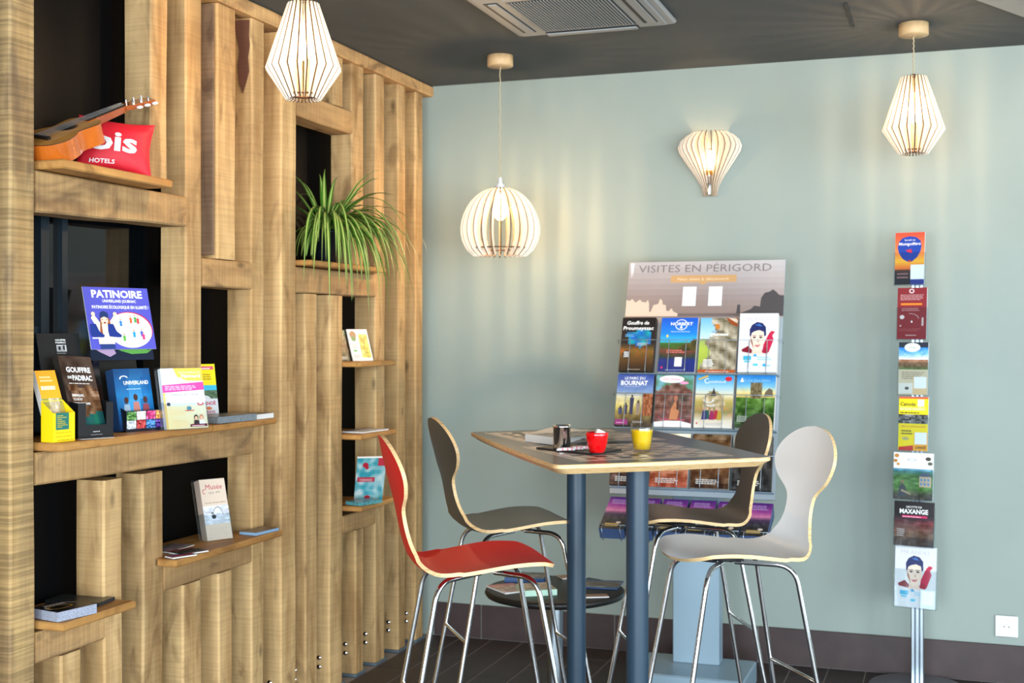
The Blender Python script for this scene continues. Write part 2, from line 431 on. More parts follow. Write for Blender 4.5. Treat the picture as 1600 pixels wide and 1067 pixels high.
# dark glass behind the niche, with a reflected window built on as coloured strips
wn = structure(MB().box((XB+.001, 2.60, 1.12), (XB+.004, 3.43, 1.82), 'blackglass').build('niche_glass'))
for a, b in ((2.93, 2.965), (3.02, 3.045)): MB().box((XB+.002, a, 1.12), (XB+.02, b, 1.82), 'frame_reflection').build('reflected_frame', wn)
MB().box((XB+.002, 2.6, 1.30), (XB+.012, 2.93, 1.42), 'frame_reflection').build('reflected_frame', wn)
MB().box((XB+.002, 2.66, 1.47), (XB+.007, 2.87, 1.80), 'pane_reflection').build('reflected_pane', wn)
# pale soffit at the right of the ceiling
a = onZ(1540, 0, CZ); b = onZ(1600, 22, CZ); dn = (b-a).normalized()
p0, p1 = a-dn*1.2, b+dn*.6; side = V((dn.y, -dn.x, 0))
if side.x < 0: side = -side
st = MB(); q = [(p0.x, p0.y), (p1.x, p1.y), ((p1+side*.7).x, (p1+side*.7).y), ((p0+side*.7).x, (p0+side*.7).y)]
st.prism(q, CZ-.012, CZ-.0005, 'acgrey'); structure(st.build('trim_1'))
# narrow dark slot in the ceiling
a = onZ(1321, 4, CZ); b = onZ(1333, 41, CZ); dn = (b-a).normalized(); sd = V((-dn.y, dn.x, 0))*.006
structure(MB().prism([(p.x, p.y) for p in (a-sd, b-sd, b+sd, a+sd)], CZ-.004, CZ-.0005, 'acdark').build('trim_2'))

# ------------------------------------------------------------------ timber screen
scr = root('timber_screen', 'tall partition of rough oak posts, beams and shelf boards along the left wall', 'partition', (XF-.05, 4, 0))
def post(y0, y1, z0, z1, mt='post', depth=.095, seed=0, name='post', proud=0):
    m = MB(); n = max(3, int((z1-z0)/.10)); P = []; x1 = XF+proud; x0 = XF-depth; ch = .006
    for i in range(n+1):
        z = z0+(z1-z0)*i/n
        a = noise.noise(V((seed*3.1, z*1.7, 1)))*.006; b = noise.noise(V((seed*5.7, z*2.3, 9)))*.006; c = noise.noise(V((seed*2.3, z*2.0, 17)))*.004
        X1, Y0, Y1 = x1+c*.6, y0+a, y1+b
        P += [(x0, Y0, z), (X1-ch, Y0, z), (X1, Y0+ch, z), (X1, Y1-ch*1.5, z), (X1-ch*1.5, Y1, z), (x0, Y1, z)]
    F = [list(range(6))[::-1], [n*6+k for k in range(6)]]
    for i in range(n):
        for k in range(6): j = (k+1) % 6; F.append([i*6+k, i*6+j, i*6+6+j, i*6+6+k])
    m.add(P, F, mt); return m.build(name, scr)
TOP = 2.495
posts = {}
for i, (key, y0, y1, z0, z1, mt) in enumerate([
    ('A', 2.645, 2.742, .012, TOP, 'post_big'), ('P2a', 2.842, 2.928, .012, .519, 'post'), ('P2', 3.029, 3.116, .012, .977, 'post'),
    ('P3', 3.212, 3.318, .012, .977, 'post'), ('P1', 3.250, 3.340, 1.865, TOP, 'post'), ('B', 3.437, 3.529, 1.112, TOP, 'post'),
    ('P4', 3.422, 3.527, .012, .603, 'post'), ('P5', 3.622, 3.708, .012, .603, 'post'), ('C', 3.618, 3.733, 1.648, TOP, 'post'),
    ('D', 3.832, 3.920, .012, TOP, 'post'), ('E', 4.036, 4.150, .012, TOP, 'post'), ('J', 4.218, 4.314, .012, 1.550, 'post'),
    ('K', 4.414, 4.526, .012, 1.550, 'post'), ('X', 4.447, 4.530, 2.302, TOP, 'post'), ('X2', 4.235, 4.32, 2.302, TOP, 'post'),
    ('F', 4.610, 4.716, 1.676, TOP, 'post'), ('L', 4.640, 4.716, .012, .597, 'post'), ('G', 4.826, 4.922, .012, TOP, 'post'),
    ('H', 5.056, 5.138, .012, TOP, 'post'), ('I', 5.246, 5.332, .012, TOP, 'post'), ('Z0', 2.44, 2.52, .012, TOP, 'post'), ('Z1', 2.24, 2.33, .012, TOP, 'post')]):
    o = post(y0, y1, z0, z1, mt, seed=i+1); posts[key] = o
    if z0 < .1: MB().box((XF-.098, y0-.008, 0), (XF+.006, y1+.008, .012), mat('steel_shoe', (84, 96, 104), .5) if i == 0 else 'steelshoe', bev=.002).build('post_shoe', o) if i else M.__setitem__('steelshoe', mat('steel_shoe', (84, 96, 104), .5))
    if key in 'EJKLGHI' and len(key) == 1:
        for z in (.130, .094):
            bm = MB(); mx = Matrix.Translation(V((XF-.047, y0, z))) @ Matrix.Rotation(PI/2, 4, 'X')
            bm.lathe([(.011, -.004), (.011, .001), (.007, .005), (.0005, .0065)], (0, 0, 0), 'chrome', 12, mx=mx); bm.build('bolt', o)
def beam(y0, y1, z0, z1, x0=XF-.095, x1=XF+.002, mt='beam', name='beam', seed=0, dz0=0, dz1=0):
    m = MB(); n = max(4, int((y1-y0)/.06)); P = []; ch = .005
    for i in range(n+1):
        t = i/n; y = y0+(y1-y0)*t
        a = noise.noise(V((seed*3.3, y*4, 5)))*.006; b = noise.noise(V((seed*4.9, y*3, 8)))*.005; c = noise.noise(V((seed*2.2, y*3, 3)))*.003
        Z0, Z1, X1 = z0+dz0*t+a*.6, z1+dz1*t+min(b, 0), x1+c
        P += [(x0, y, Z0), (X1-ch, y, Z0), (X1, y, Z0+ch), (X1, y, Z1-ch), (X1-ch, y, Z1), (x0, y, Z1)]
    F = [list(range(6)), [n*6+k for k in range(6)][::-1]]
    for i in range(n):
        for k in range(6): j = (k+1) % 6; F.append([i*6+j, i*6+k, i*6+6+k, i*6+6+j])
    m.add(P, F, mt); return m.build(name, scr)
beam(2.744, 3.433, 1.722, 1.834, seed=1, dz0=.018)
beam(2.744, 3.829, .997, 1.084, seed=2, dz0=-.014)
beam(2.744, 3.026, .523, .605, seed=3)
beam(3.320, 3.829, .606, .684, seed=4)
beam(3.531, 3.829, 1.553, 1.645, seed=5)
beam(4.152, 4.823, 1.553, 1.648, seed=6)
beam(4.152, 4.607, 2.208, 2.300, seed=7)
beam(4.528, 4.823, .599, .670, seed=8)
beam(2.10, YW-.004, TOP+.003, CZ-.003, x1=XF+.016, name='top_plate', seed=9)
def board(pts, z0, z1, name='shelf_board'):
    m = MB(); n = len(pts); e = .004
    P = []
    cx = sum(p[0] for p in pts)/n; cy = sum(p[1] for p in pts)/n
    for z, q in ((z0, e), (z0+e, 0), (z1-e, 0), (z1, e)):
        for x, y in pts: P.append((x-(e if x > cx else -e)*(1 if q else 0), y-(e if y > cy else -e)*(1 if q else 0), z))
    F = [list(range(n))[::-1], [3*n+k for k in range(n)]]
    for r in range(3):
        for k in range(n): j = (k+1) % n; F.append([r*n+k, r*n+j, r*n+n+j, r*n+n+k])
    m.add(P, F, 'shelf'); return m.build(name, scr)
XS = XF+.08; XI = XB+.006
board([(XS, 2.755), (XS, 3.245), (XI, 3.245), (XI, 2.755)], 1.838, 1.862)
board([(XS, 2.755), (XS, 3.462), (XI, 3.462), (XI, 2.755)], 1.0862, 1.109)
board([(XS, 3.468), (XS-.005, 3.875), (XF+.010, 3.885), (XF+.010, 3.824), (XI, 3.824), (XI, 3.468)], 1.0862, 1.107)
board([(XS, 2.755), (XS, 3.065), (XF+.010, 3.065), (XF+.010, 3.022), (XI, 3.022), (XI, 2.755)], .610, .632)
board([(XS, 3.27), (XS, 3.905), (XF+.010, 3.915), (XF+.010, 3.824), (XI, 3.824), (XI, 3.325), (XF+.010, 3.325), (XF+.010, 3.27)], .690, .712)
board([(XS-.02, 4.155), (XS-.02, 4.80), (XI, 4.80), (XI, 4.155)], 1.653, 1.673)
for z in (1.266, .976, .690): board([(XS, 4.532), (XS, 4.86), (XF+.010, 4.88), (XF+.010, 4.818), (XI, 4.818), (XI, 4.532)], z, z+.02)

# weathered face of the post behind the niche, some shade put into its dark tone; bark left on the next post
M['weathered_shaded'] = wood('weathered_shaded_oak', 'Z', (150, 124, 98), (122, 98, 78), (84, 64, 50), saw=.4)
MB().box((XF-.096, 3.6045, 1.66), (XF-.008, 3.6115, 2.49), 'weathered_shaded', bev=.001).build('weathered_shaded_face', posts['C'])
M['bark'] = wood('dark_bark', 'Z', (128, 84, 62), (104, 66, 50), (70, 44, 34), saw=.2)
bk = [(-.066, 2.49), (-.040, 2.49), (-.006, 2.488), (-.009, 2.44), (-.005, 2.40), (-.012, 2.36), (-.008, 2.31), (-.020, 2.27), (-.032, 2.235), (-.044, 2.27), (-.050, 2.33), (-.044, 2.38), (-.054, 2.43)]
MB().prism([(XF+a, z) for a, z in bk], 0, .006, 'bark', Matrix(((1, 0, 0, 0), (0, 0, -1, 3.830), (0, 1, 0, 0), (0, 0, 0, 1)))).build('bark_patch', posts['D'])

# ------------------------------------------------------------------ pendants and wall lamp
def fin(outer, inner, th=.0045):
    """flat radial slat in the x-z plane, pale faces and burnt cut edge"""
    m = MB(); pts = outer+inner[::-1]; n = len(pts)
    A = [V((r, -th/2, z)) for r, z in pts]; B = [V((r, th/2, z)) for r, z in pts]
    k = len(outer); F = []
    for i in range(k-1):
        a, b, c, d = i, i+1, n-2-i, n-1-i
        F += [[a, b, c, d]]
    m.add(A, [f for f in F], 'fin'); m.add(B, [f[::-1] for f in F], 'fin')
    bb = A+B; m.add(bb, [[i, i+n, (i+1) % n+n, (i+1) % n] for i in range(n)], 'burnt')
    return m.mesh('slat')
def resample(p, n):
    d = [0]
    for a, b in zip(p, p[1:]): d.append(d[-1]+math.dist(a, b))
    out = []
    for i in range(n):
        s = d[-1]*i/(n-1); j = max(k for k in range(len(d)) if d[k] <= s+1e-9); j = min(j, len(p)-2)
        t = (s-d[j])/(d[j+1]-d[j]); out.append((p[j][0]+(p[j+1][0]-p[j][0])*t, p[j][1]+(p[j+1][1]-p[j][1])*t))
    return out
def lamp_light(parent, loc, w, r=.012):
    l = bpy.data.lights.new('bulb_light', 'POINT'); l.energy = w; l.color = LAMP_COL; l.shadow_soft_size = r
    o = bpy.data.objects.new('bulb_light', l); C.objects.link(o); o.location = loc; o.parent = parent
    o.matrix_parent_inverse = Matrix.Identity(4)
def bulb(r, z, tall=1.0, sc=1):
    b = MB().lathe([(.012*sc, z+.04*tall), (.013*sc, z+.025*tall), (.026*sc, z-.005*tall), (.030*sc, z-.03*tall), (.024*sc, z-.055*tall), (.012*sc, z-.068*tall), (.001, z-.072*tall)], (0, 0, 0), 'bulb', 16)
    return b.build('bulb', r)
def rose_and_cord(r, top):
    MB().lathe([(.001, CZ-.001), (.054, CZ-.001), (.054, CZ-.043), (.051, CZ-.046), (.001, CZ-.046)], (0, 0, -0), 'rosewood', 28, caps=False).build('ceiling_rose', r)
    pts = [(0.0015*math.cos(k*1.2), .0015*math.sin(k*1.2), CZ-.046-(CZ-.046-top)*k/40) for k in range(41)]
    MB().tube(pts, .0022, 'cord', 6).build('cord', r)
def diamond(name, label, px, d, ztop, W, group):
    p = ld((px-800)/FPX*d, d); r = root(name, label, 'lamp', group=group)
    zt = ztop; zb = ztop-.287
    out = [(.047, zt), (.113, zt-.197), (.053, zb)]
    inn = [(.020, zt+.002), (.058, zt-.185), (.040, zb+.004)]
    N = 24
    o1 = resample(out[:2], 4)+resample(out[1:], 3)[1:]; i1 = resample(inn[:2], 4)+resample(inn[1:], 3)[1:]
    me = fin(o1, i1)
    for k in range(N):
        o = link('slat', me, r); o.rotation_euler = (0, 0, 2*PI*(k+.3)/N)
    MB().lathe([(.001, zt-.002), (.030, zt-.002), (.030, zt-.007), (.001, zt-.007)], (0, 0, 0), 'burnt', 24, caps=False).build('top_ring', r)
    MB().lathe([(.036, zb+.016), (.050, zb+.016), (.050, zb+.012), (.036, zb+.012), (.036, zb+.016)], (0, 0, 0), 'burnt', 32, caps=False).build('bottom_ring', r)
    MB().lathe([(.001, zt+.012), (.012, zt+.008), (.019, zt-.005), (.019, zt-.058), (.001, zt-.058)], (0, 0, 0), 'burnt', 18, caps=False).build('socket', r)
    bulb(r, zt-.098, 1.0); rose_and_cord(r, zt+.01)
    lamp_light(r, (0, 0, zt-.125), W, .013)
    r.location = (p.x, p.y, 0); return r
diamond('pendant_lamp', 'diamond-shaped slatted wood pendant hanging before the timber screen', 474, 3.77, 2.386, LAMP_W['left'], 'diamond pendant lamps')
diamond('pendant_lamp', 'diamond-shaped slatted wood pendant near the right end of the back wall', 1427.5, 4.68, 2.352, LAMP_W['right'], 'diamond pendant lamps')
# dome pendant
r = root('pendant_lamp', 'round dome-shaped slatted wood pendant hanging between the screen and the table', 'lamp')
zt = 2.002; prof = [(.036, 0), (.078, -.016), (.122, -.055), (.153, -.110), (.166, -.165), (.160, -.215), (.138, -.258), (.110, -.282)]
out = [(a, zt+b) for a, b in curve(prof, 2)]
inn = [(max(.022, a-.032-.006*math.sin(PI*i/14)), z+(.006 if i > 10 else -.006)) for i, (a, z) in enumerate(out)]
me = fin(out, inn)
for k in range(26): o = link('slat', me, r); o.rotation_euler = (0, 0, 2*PI*k/26)
MB().lathe([(.030, zt-.247), (.118, zt-.247), (.118, zt-.251), (.100, zt-.251), (.100, zt-.247)], (0, 0, 0), 'burnt', 36, caps=False) if 0 else None
MB().lathe([(.104, zt-.248), (.124, zt-.248), (.124, zt-.252), (.104, zt-.252), (.104, zt-.248)], (0, 0, 0), 'burnt', 36, caps=False).build('bottom_ring', r)
MB().lathe([(.001, zt-.004), (.045, zt-.004), (.045, zt-.009), (.001, zt-.009)], (0, 0, 0), 'fin', 28, caps=False).build('top_ring', r)
MB().lathe([(.004, zt+.045), (.008, zt+.040), (.009, zt+.020), (.018, zt+.012), (.020, zt-.02), (.017, zt-.035), (.001, zt-.035)], (0, 0, 0), 'plasticwhite', 20, caps=False).build('socket', r)
bulb(r, zt-.060, 1.05); rose_and_cord(r, zt+.04); lamp_light(r, (0, 0, zt-.095), LAMP_W['dome'], .012)
p = ld((781.5-800)/FPX*5.22, 5.22); r.location = (p.x, p.y, 0)
# wall lamp
pw = onY(1110, YW, 305)
r = root('wall_lamp', 'fan-shaped slatted wood lamp on the back wall above the brochure display', 'lamp', (pw.x, YW, 1.99))
WM.pop(r.name)
prof = [(.030, 0), (.040, .045), (.062, .085), (.104, .145), (.134, .190), (.140, .212), (.128, .240), (.104, .262), (.078, .276)]
inn = [(.018, .004), (.022, .045), (.026, .085), (.038, .130), (.056, .170), (.064, .200), (.066, .225), (.066, .250), (.068, .270)]
me = fin(prof, inn, .004)
for k in range(15):
    o = link('slat', me, r); o.rotation_euler = (0, 0, -PI+math.radians(6+12*k)); 
MB().box((-.022, -.006, .05), (.022, -.0005, .20), 'fin').build('back_plate', r)
MB().lathe([(.010, .004), (.010, .075), (.016, .08), (.016, .088)], (0, -.035, 0), 'chrome', 16).build('socket', r)
MB().lathe([(.020, .088), (.021, .092), (.021, .108), (.018, .110)], (0, -.035, 0), 'brass', 18).build('collar', r)
b = MB().lathe([(.010, .110), (.017, .125), (.019, .145), (.014, .170), (.001, .182)], (0, -.035, 0), 'bulb', 16).build('bulb', r)
lamp_light(r, (0, -.035, .150), LAMP_W['sconce'], .012)

# ------------------------------------------------------------------ air conditioner in the ceiling
a = onZ(811, 58, CZ-.02); b = onZ(1057, 37, CZ-.02); ux = (b-a); ux.z = 0; L = ux.length; ux.normalize(); uy = V((-ux.y, ux.x, 0)); uy = -uy if uy.y > 0 else uy
ux = V((1, 0, 0)); uy = V((0, -1, 0)); a = V(((a.x+b.x)/2-L/2, (a.y+b.y)/2, 0))
r = root('air_conditioner', 'grey square ceiling air conditioner with a louvred grille', 'air conditioner', (a.x+L/2, a.y-L/2, CZ))
mx = frame(V((a.x, a.y-L, CZ-.028)), (1, 0, 0), (0, 1, 0))
bo = MB(); bo.box((0, 0, .008), (L, L, .027), 'acgrey', mx, bev=.006); bo.box((.03, .03, .0), (L-.03, L-.03, .009), 'acgrey', mx); bo.build('housing', r)
g0, g1 = .13, L-.13
gb = MB().box((g0, .09, -.002), (g1, L-.09, .001), 'acdark', mx).build('grille', r)
nsl = 30
for k in range(nsl):
    x = g0+.008+(g1-g0-.016)*k/(nsl-1)
    MB().box((x-.0019, .095, -.006), (x+.0019, L-.095, -.002), 'acgrey', mx).build('slat', gb)
for (x0, x1) in ((.05, .10), (L-.10, L-.05)):
    s_ = MB().box((x0, .09, -.002), (x1, L-.09, .001), 'acdark', mx).build('air_slot', r)
    MB().box((x0+.016, .095, -.006), (x1-.004, L-.095, -.0025), 'acgrey', mx).build('flap', s_)
for (y0, y1) in ((.03, .07), (L-.07, L-.03)):
    s_ = MB().box((.13, y0, -.002), (L-.13, y1, .001), 'acdark', mx).build('air_slot', r)
    MB().box((.135, y0+.006, -.009), (L-.135, y1-.006, -.004), 'acgrey', mx).build('flap', s_)

# ------------------------------------------------------------------ wall socket
p = onY(1572.5, YW, 978)
r = root('wall_socket', 'white two-pin wall socket on the back wall at the far right', 'socket', (p.x, YW, p.z))
WM.pop(r.name)
so = MB().box((-.043, -.010, -.043), (.043, -.0005, .043), 'plasticwhite', bev=.004).build('cover_plate', r)
MB().box((-.030, -.0115, -.030), (.030, -.0095, .030), 'white', bev=.0008).build('insert', so)
for x in (-.009, .009): MB().lathe([(.0025, 0), (.0025, .001)], (0, 0, 0), 'acdark', 10, mx=Matrix.Translation(V((x, -.0113, -.001))) @ Matrix.Rotation(PI/2, 4, 'X')).build('pin_hole', so)
MB().lathe([(.002, 0), (.002, .004)], (0, 0, 0), 'alu', 8, mx=Matrix.Translation(V((0, -.0113, .010))) @ Matrix.Rotation(PI/2, 4, 'X')).build('earth_pin', so)

# ------------------------------------------------------------------ stools
ZS = .781; SCL = .977
PROF = [(.205, -.016), (.180, -.003), (.13, .003), (.05, .0), (-.06, -.015), (-.125, -.021), (-.160, -.014), (-.187, .008), (-.203, .045), (-.214, .09), (-.223, .135), (-.228, .160), (-.236, .190), (-.246, .228), (-.258, .275), (-.274, .353)]
HWID = [.165, .172, .182, .196, .192, .180, .160, .128, .094, .074, .074, .092, .140, .169, .178, .172]
def stool(label, mt, l, d, th, sg):
    r = root('bar_stool', label, 'stool', group='butterfly-backed bar stools at the high table')
    pts = curve([(x, z, w) for (x, z), w in zip(PROF, HWID)], 6)
    S = [0]
    for a, b in zip(pts, pts[1:]): S.append(S[-1]+math.hypot(b[0]-a[0], b[1]-a[1]))
    tot = S[-1]; NS = 72; NC = 14; th_ = .0105
    def at(s):
        for i in range(len(S)-1):
            if s <= S[i+1]+1e-9:
                t = (s-S[i])/(S[i+1]-S[i]); return [a+(b-a)*t for a, b in zip(pts[i], pts[i+1])]
        return pts[-1]
    rows = []
    for i in range(NS+1):
        u = i/NS; s = tot*(u+ (-.5/PI*.55)*math.sin(2*PI*u)) ; s = max(0, min(tot, s))
        x, z, w = at(s); x2, z2, _ = at(min(tot, s+.004)); x1, z1, _ = at(max(0, s-.004))
        tx, tz = x2-x1, z2-z1; q = math.hypot(tx, tz) or 1; nx_, nz_ = tz/q, -tx/q   # towards the upper / front side
        rf, rb = .085, .125
        if s < rf: w *= math.sqrt(max(0, 1-(1-s/rf)**2.6)) if s > 0 else .0
        if tot-s < rb: w *= math.sqrt(max(0, 1-(1-(tot-s)/rb)**2.1))
        rows.append((x, z, max(w, .004), nx_, nz_, s))
    def grid(off, fl):
        P = []
        for x, z, w, a, b, s in rows:
            for k in range(NC+1):
                c = -1+2*k/NC; y = w*c
                dish = (.010 if s < .3 else .022)*(y/.18)**2
                if s < .06: dish *= s/.06
                if .3 <= s < .42: dish = .022*(y/.18)**2*.6
                P.append((( x+a*(dish+off))*SCL, y*SCL, ZS+(z+b*(dish+off))*SCL))
        return P
    Pt, Pb = grid(0, 0), grid(-th_, 0); W = NC+1; m = MB()
    sh = bpy.data.meshes.new('shell'); F1 = []; 
    for i in range(NS):
        for k in range(NC): F1.append([i*W+k, i*W+W+k, i*W+W+k+1, i*W+k+1])
    m.add(Pt, F1, mt, True); m.add(Pb, [f[::-1] for f in F1], mt, True)
    border = [k for k in range(W)]+[i*W+NC for i in range(1, NS+1)]+[NS*W+k for k in range(NC-1, -1, -1)]+[i*W for i in range(NS-1, 0, -1)]
    nb = len(border); rim = [Pt[i] for i in border]+[Pb[i] for i in border]
    shell = m.build('seat_shell', r)
    e = MB(); e.add(rim, [[i, (i+1) % nb, nb+(i+1) % nb, nb+i] for i in range(nb)], 'ply', False); e.build('plywood_edge', shell)
    a_, b_, A_, B_ = .132, .121, .268, .162; zb = ZS-.040
    MB().lathe([(.045, zb+.006), (.05, zb+.009), (.05, zb+.015), (.045, zb+.018)], (.02, 0, 0), 'rubber', 20).build('mounting_plate', r)
    for fs in (1, -1):
        for ns in (1, -1):
            kx = lambda z: (A_+(a_-A_)*z/(ZS-.03))*fs; ky = lambda z: (B_+(b_-B_)*z/(ZS-.03))*ns*-1
            foot = V((kx(0), ky(0), .004)); K = V((kx(zb), ky(zb), zb)); ctr_ = V((.02+.02*fs, K.y*.12, zb)); R_ = .055
            A0 = K+(foot-K).normalized()*R_; B0 = K+(ctr_-K).normalized()*R_
            PP = [foot+(A0-foot)*k/6 for k in range(6)]+[A0*(1-t)**2+K*2*t*(1-t)+B0*t*t for t in [k/14 for k in range(15)]]+[B0+(ctr_-B0)*k/4 for k in (1, 2, 3, 4)]
            lg = MB().tube(PP, .0074, 'chrome', 14).build('leg', r)
            MB().lathe([(.001, 0), (.011, 0), (.011, .012), (.0088, .016)], (kx(0), ky(0), 0), 'rubber', 12, caps=False).build('foot_cap', lg)
        z = .355 if fs > 0 else .41
        x = (A_+(a_-A_)*z/(ZS-.03))*fs; y = (B_+(b_-B_)*z/(ZS-.03))
        MB().tube([(x, -y, z), (x, 0, z), (x, y, z)], .0058, 'chrome', 10).build('foot_rail', r)
    fx = V((math.cos(th)*sg, math.sin(th)*sg)); wx = fx.x*RT[0]+fx.y*FW[0]; wy = fx.x*RT[1]+fx.y*FW[1]
    p = ld(l, d); r.location = (p.x, p.y, 0); r.rotation_euler = (0, 0, math.atan2(wy, wx))
    return r
stool('red-seated bar stool with chrome legs, nearest the timber screen', 'red', -.090, 3.487, .215, 1)
stool('dark grey bar stool behind the red stool, left side of the table', 'grey', .0, 4.221, .288, 1)
stool('dark grey bar stool partly hidden behind the right end of the table', 'grey', .598, 4.314, .134, -1)
stool('off-white bar stool with chrome legs, right of the table', 'offwhite', .640, 3.656, .281, -1)

# ------------------------------------------------------------------ high table
ZT = 1.07
c4 = [(.108, 3.157), (.700, 3.368), (.449, 4.440), (-.143, 4.229)]   # front, right, back, left corners (lateral, depth)
W4 = [ld(l, d) for l, d in c4]; cen = sum(W4, V((0, 0, 0)))/4
EU = (W4[1]-W4[0]); EV = (W4[3]-W4[0])
r = root('high_table', 'tall rectangular table with charcoal top and two slate-blue steel poles', 'table', (cen.x, cen.y, 0))
def outline(inset, rad=.035, bulge=.008):
    P = []; n = 4
    for i in range(4):
        c = W4[i]; a = (W4[i-1]-c).normalized(); b = (W4[(i+1) % 4]-c).normalized(); q = (a+b).normalized()
        c0 = c+q*inset*1.42
        for t in range(7):
            k = t/6; P.append(c0+a*rad*(1-k)**2+b*rad*k**2)
        nx2 = W4[(i+1) % 4]; mid = (c+nx2)/2; outn = (mid-cen).normalized(); 
        c1 = c0+b*rad; d1 = nx2+((W4[i]-nx2).normalized()+(W4[(i+2) % 4]-nx2).normalized()).normalized()*inset*1.42+(W4[i]-nx2).normalized()*rad
        for k in (1, 2, 3, 4, 5): P.append(c1+(d1-c1)*k/6+outn*bulge*math.sin(PI*k/6))
    return P
m = MB(); rings = [(0.0, ZT-.006), (.002, ZT), ]
O0, O1, O2 = outline(.002), outline(0), outline(.022); n = len(O0)
def ring(P, z): return [V((p.x, p.y, z)) for p in P]
top = MB(); top.add(ring(O0, ZT), [list(range(n))], 'lamtop'); top.add(ring(O2, ZT-.026), [list(range(n))[::-1]], 'lamtop')
tt = top.build('table_top', r)
ed = MB()
R_ = [ring(O0, ZT), ring(O1, ZT-.002), ring(O1, ZT-.010), ring(O2, ZT-.026)]
for A, B in zip(R_, R_[1:]): ed.add(A+B, [[i, n+i, n+(i+1) % n, (i+1) % n][::-1] for i in range(n)], 'tableply')
ed.build('plywood_edge', tt)
eu, ev = EU.normalized(), EV.normalized()
def board_print(cc, size):
    P = Print(size, size); o = cen+ev*cc-eu*size/2-ev*size/2; o.z = ZT
    rs = random.Random(4)
    P.rect(0, 0, 1, 1, (228, 208, 188)); 
    for x0, y0, x1, y1 in ((.02, .02, .98, .03), (.02, .97, .98, .98), (.02, .02, .03, .98), (.97, .02, .98, .98)): P.rect(x0, y0, x1, y1, (50, 46, 44))
    N = 8; q = .88/N
    for i in range(N):
        for j in range(N):
            if (i+j) % 2 == 0: P.rect(.06+i*q+q*.14, .06+j*q+q*.22, .06+(i+1)*q-q*.14, .06+(j+1)*q-q*.22, (52, 46, 44))
            else: P.rect(.06+i*q+q*.25, .06+j*q+q*.25, .06+i*q+q*.75, .06+j*q+q*.75, (190, 164, 140))
    mx = frame(o, eu, ev-eu*ev.dot(eu)); P.build('game_board_print', tt, mx)
board_print(-.262, .45); board_print(.268, .45)
for s in (-1, 1):
    c = cen+ev*.305*s
    MB().lathe([(.031, .02), (.031, ZT-.030)], (c.x, c.y, 0), 'pole', 32).build('pole', r)
    MB().lathe([(.06, ZT-.034), (.065, ZT-.031), (.065, ZT-.0265), (.06, ZT-.0262)], (c.x, c.y, 0), 'pole', 24).build('top_flange', r)
    MB().lathe([(.20, 0), (.21, .004), (.20, .014), (.035, .022)], (c.x, c.y, 0), 'pole', 40).build('base_plate', r)

# objects on the table
def flat(pxs, z): return [onZ(x, y, z) for x, y in pxs]
# slate tray
q = flat([(838, 702), (926, 712), (971, 705), (888, 696.5)], ZT)
ctr = sum(q, V((0, 0, 0)))/4
t_ = MB(); t_.prism([(p.x, p.y) for p in q], ZT+.0008, ZT+.006, 'slate'); o = t_.build('slate_tray')
tag(o, 'thin black slate tray under the red cup on the high table', 'tray')
# metal beaker
p = onZ(878, 700.5, ZT+.007)
r = root('metal_beaker', 'shiny metal beaker standing on the black slate tray', 'beaker', (p.x, p.y, ZT+.0065)); WM.pop(r.name)
MB().lathe([(.001, 0), (.0235, 0), (.0245, .003), (.0245, .058), (.0262, .060), (.0262, .064), (.0245, .066), (.0228, .064), (.0228, .006), (.001, .005)], (0, 0, 0), 'chrome', 36, caps=False).build('body', r)
MB().lathe([(.001, .052), (.022, .052), (.022, .054), (.001, .056)], (0, 0, 0), 'china', 20, caps=False).build('contents', r)
# red cup
p = onZ(933, 706.5, ZT+.007)
r = root('espresso_cup', 'red glazed cup holding a white paper, on the slate tray', 'cup', (p.x, p.y, ZT+.0065)); WM.pop(r.name)
MB().lathe([(.001, 0), (.019, 0), (.021, .003), (.027, .022), (.0305, .045), (.0318, .054), (.031, .055), (.0298, .054), (.0285, .045), (.0245, .02), (.018, .006), (.001, .005)], (0, 0, 0), 'redcup', 36, caps=False).build('body', r)
pp = MB(); mx = Matrix.Translation(V((.004, 0, .035))) @ Matrix.Rotation(.5, 4, 'Z') @ Matrix.Rotation(.45, 4, 'Y')
pp.box((-.016, -.010, -.012), (.016, .010, .026), 'china', mx, bev=.002); pp.build('paper', r)
# juice glass
p = onZ(1003, 705.5, ZT)
r = root('juice_glass', 'small clear glass of orange juice on the checkered board', 'glass', (p.x, p.y, ZT+.0012)); WM.pop(r.name)
MB().lathe([(.001, .0), (.0225, 0), (.0245, .004), (.0285, .03), (.0315, .052), (.0325, .056), (.0325, .0765), (.0318, .077), (.031, .0765), (.031, .056), (.030, .052), (.0270, .03), (.0232, .0055), (.001, .005)], (0, 0, 0), 'glass', 40, caps=False).build('tumbler', r)
MB().lathe([(.001, .0056), (.0226, .006), (.0262, .03), (.0296, .052), (.0304, .056), (.0304, .0605), (.001, .0605)], (0, 0, 0), 'juice', 40, caps=False).build('juice', r)
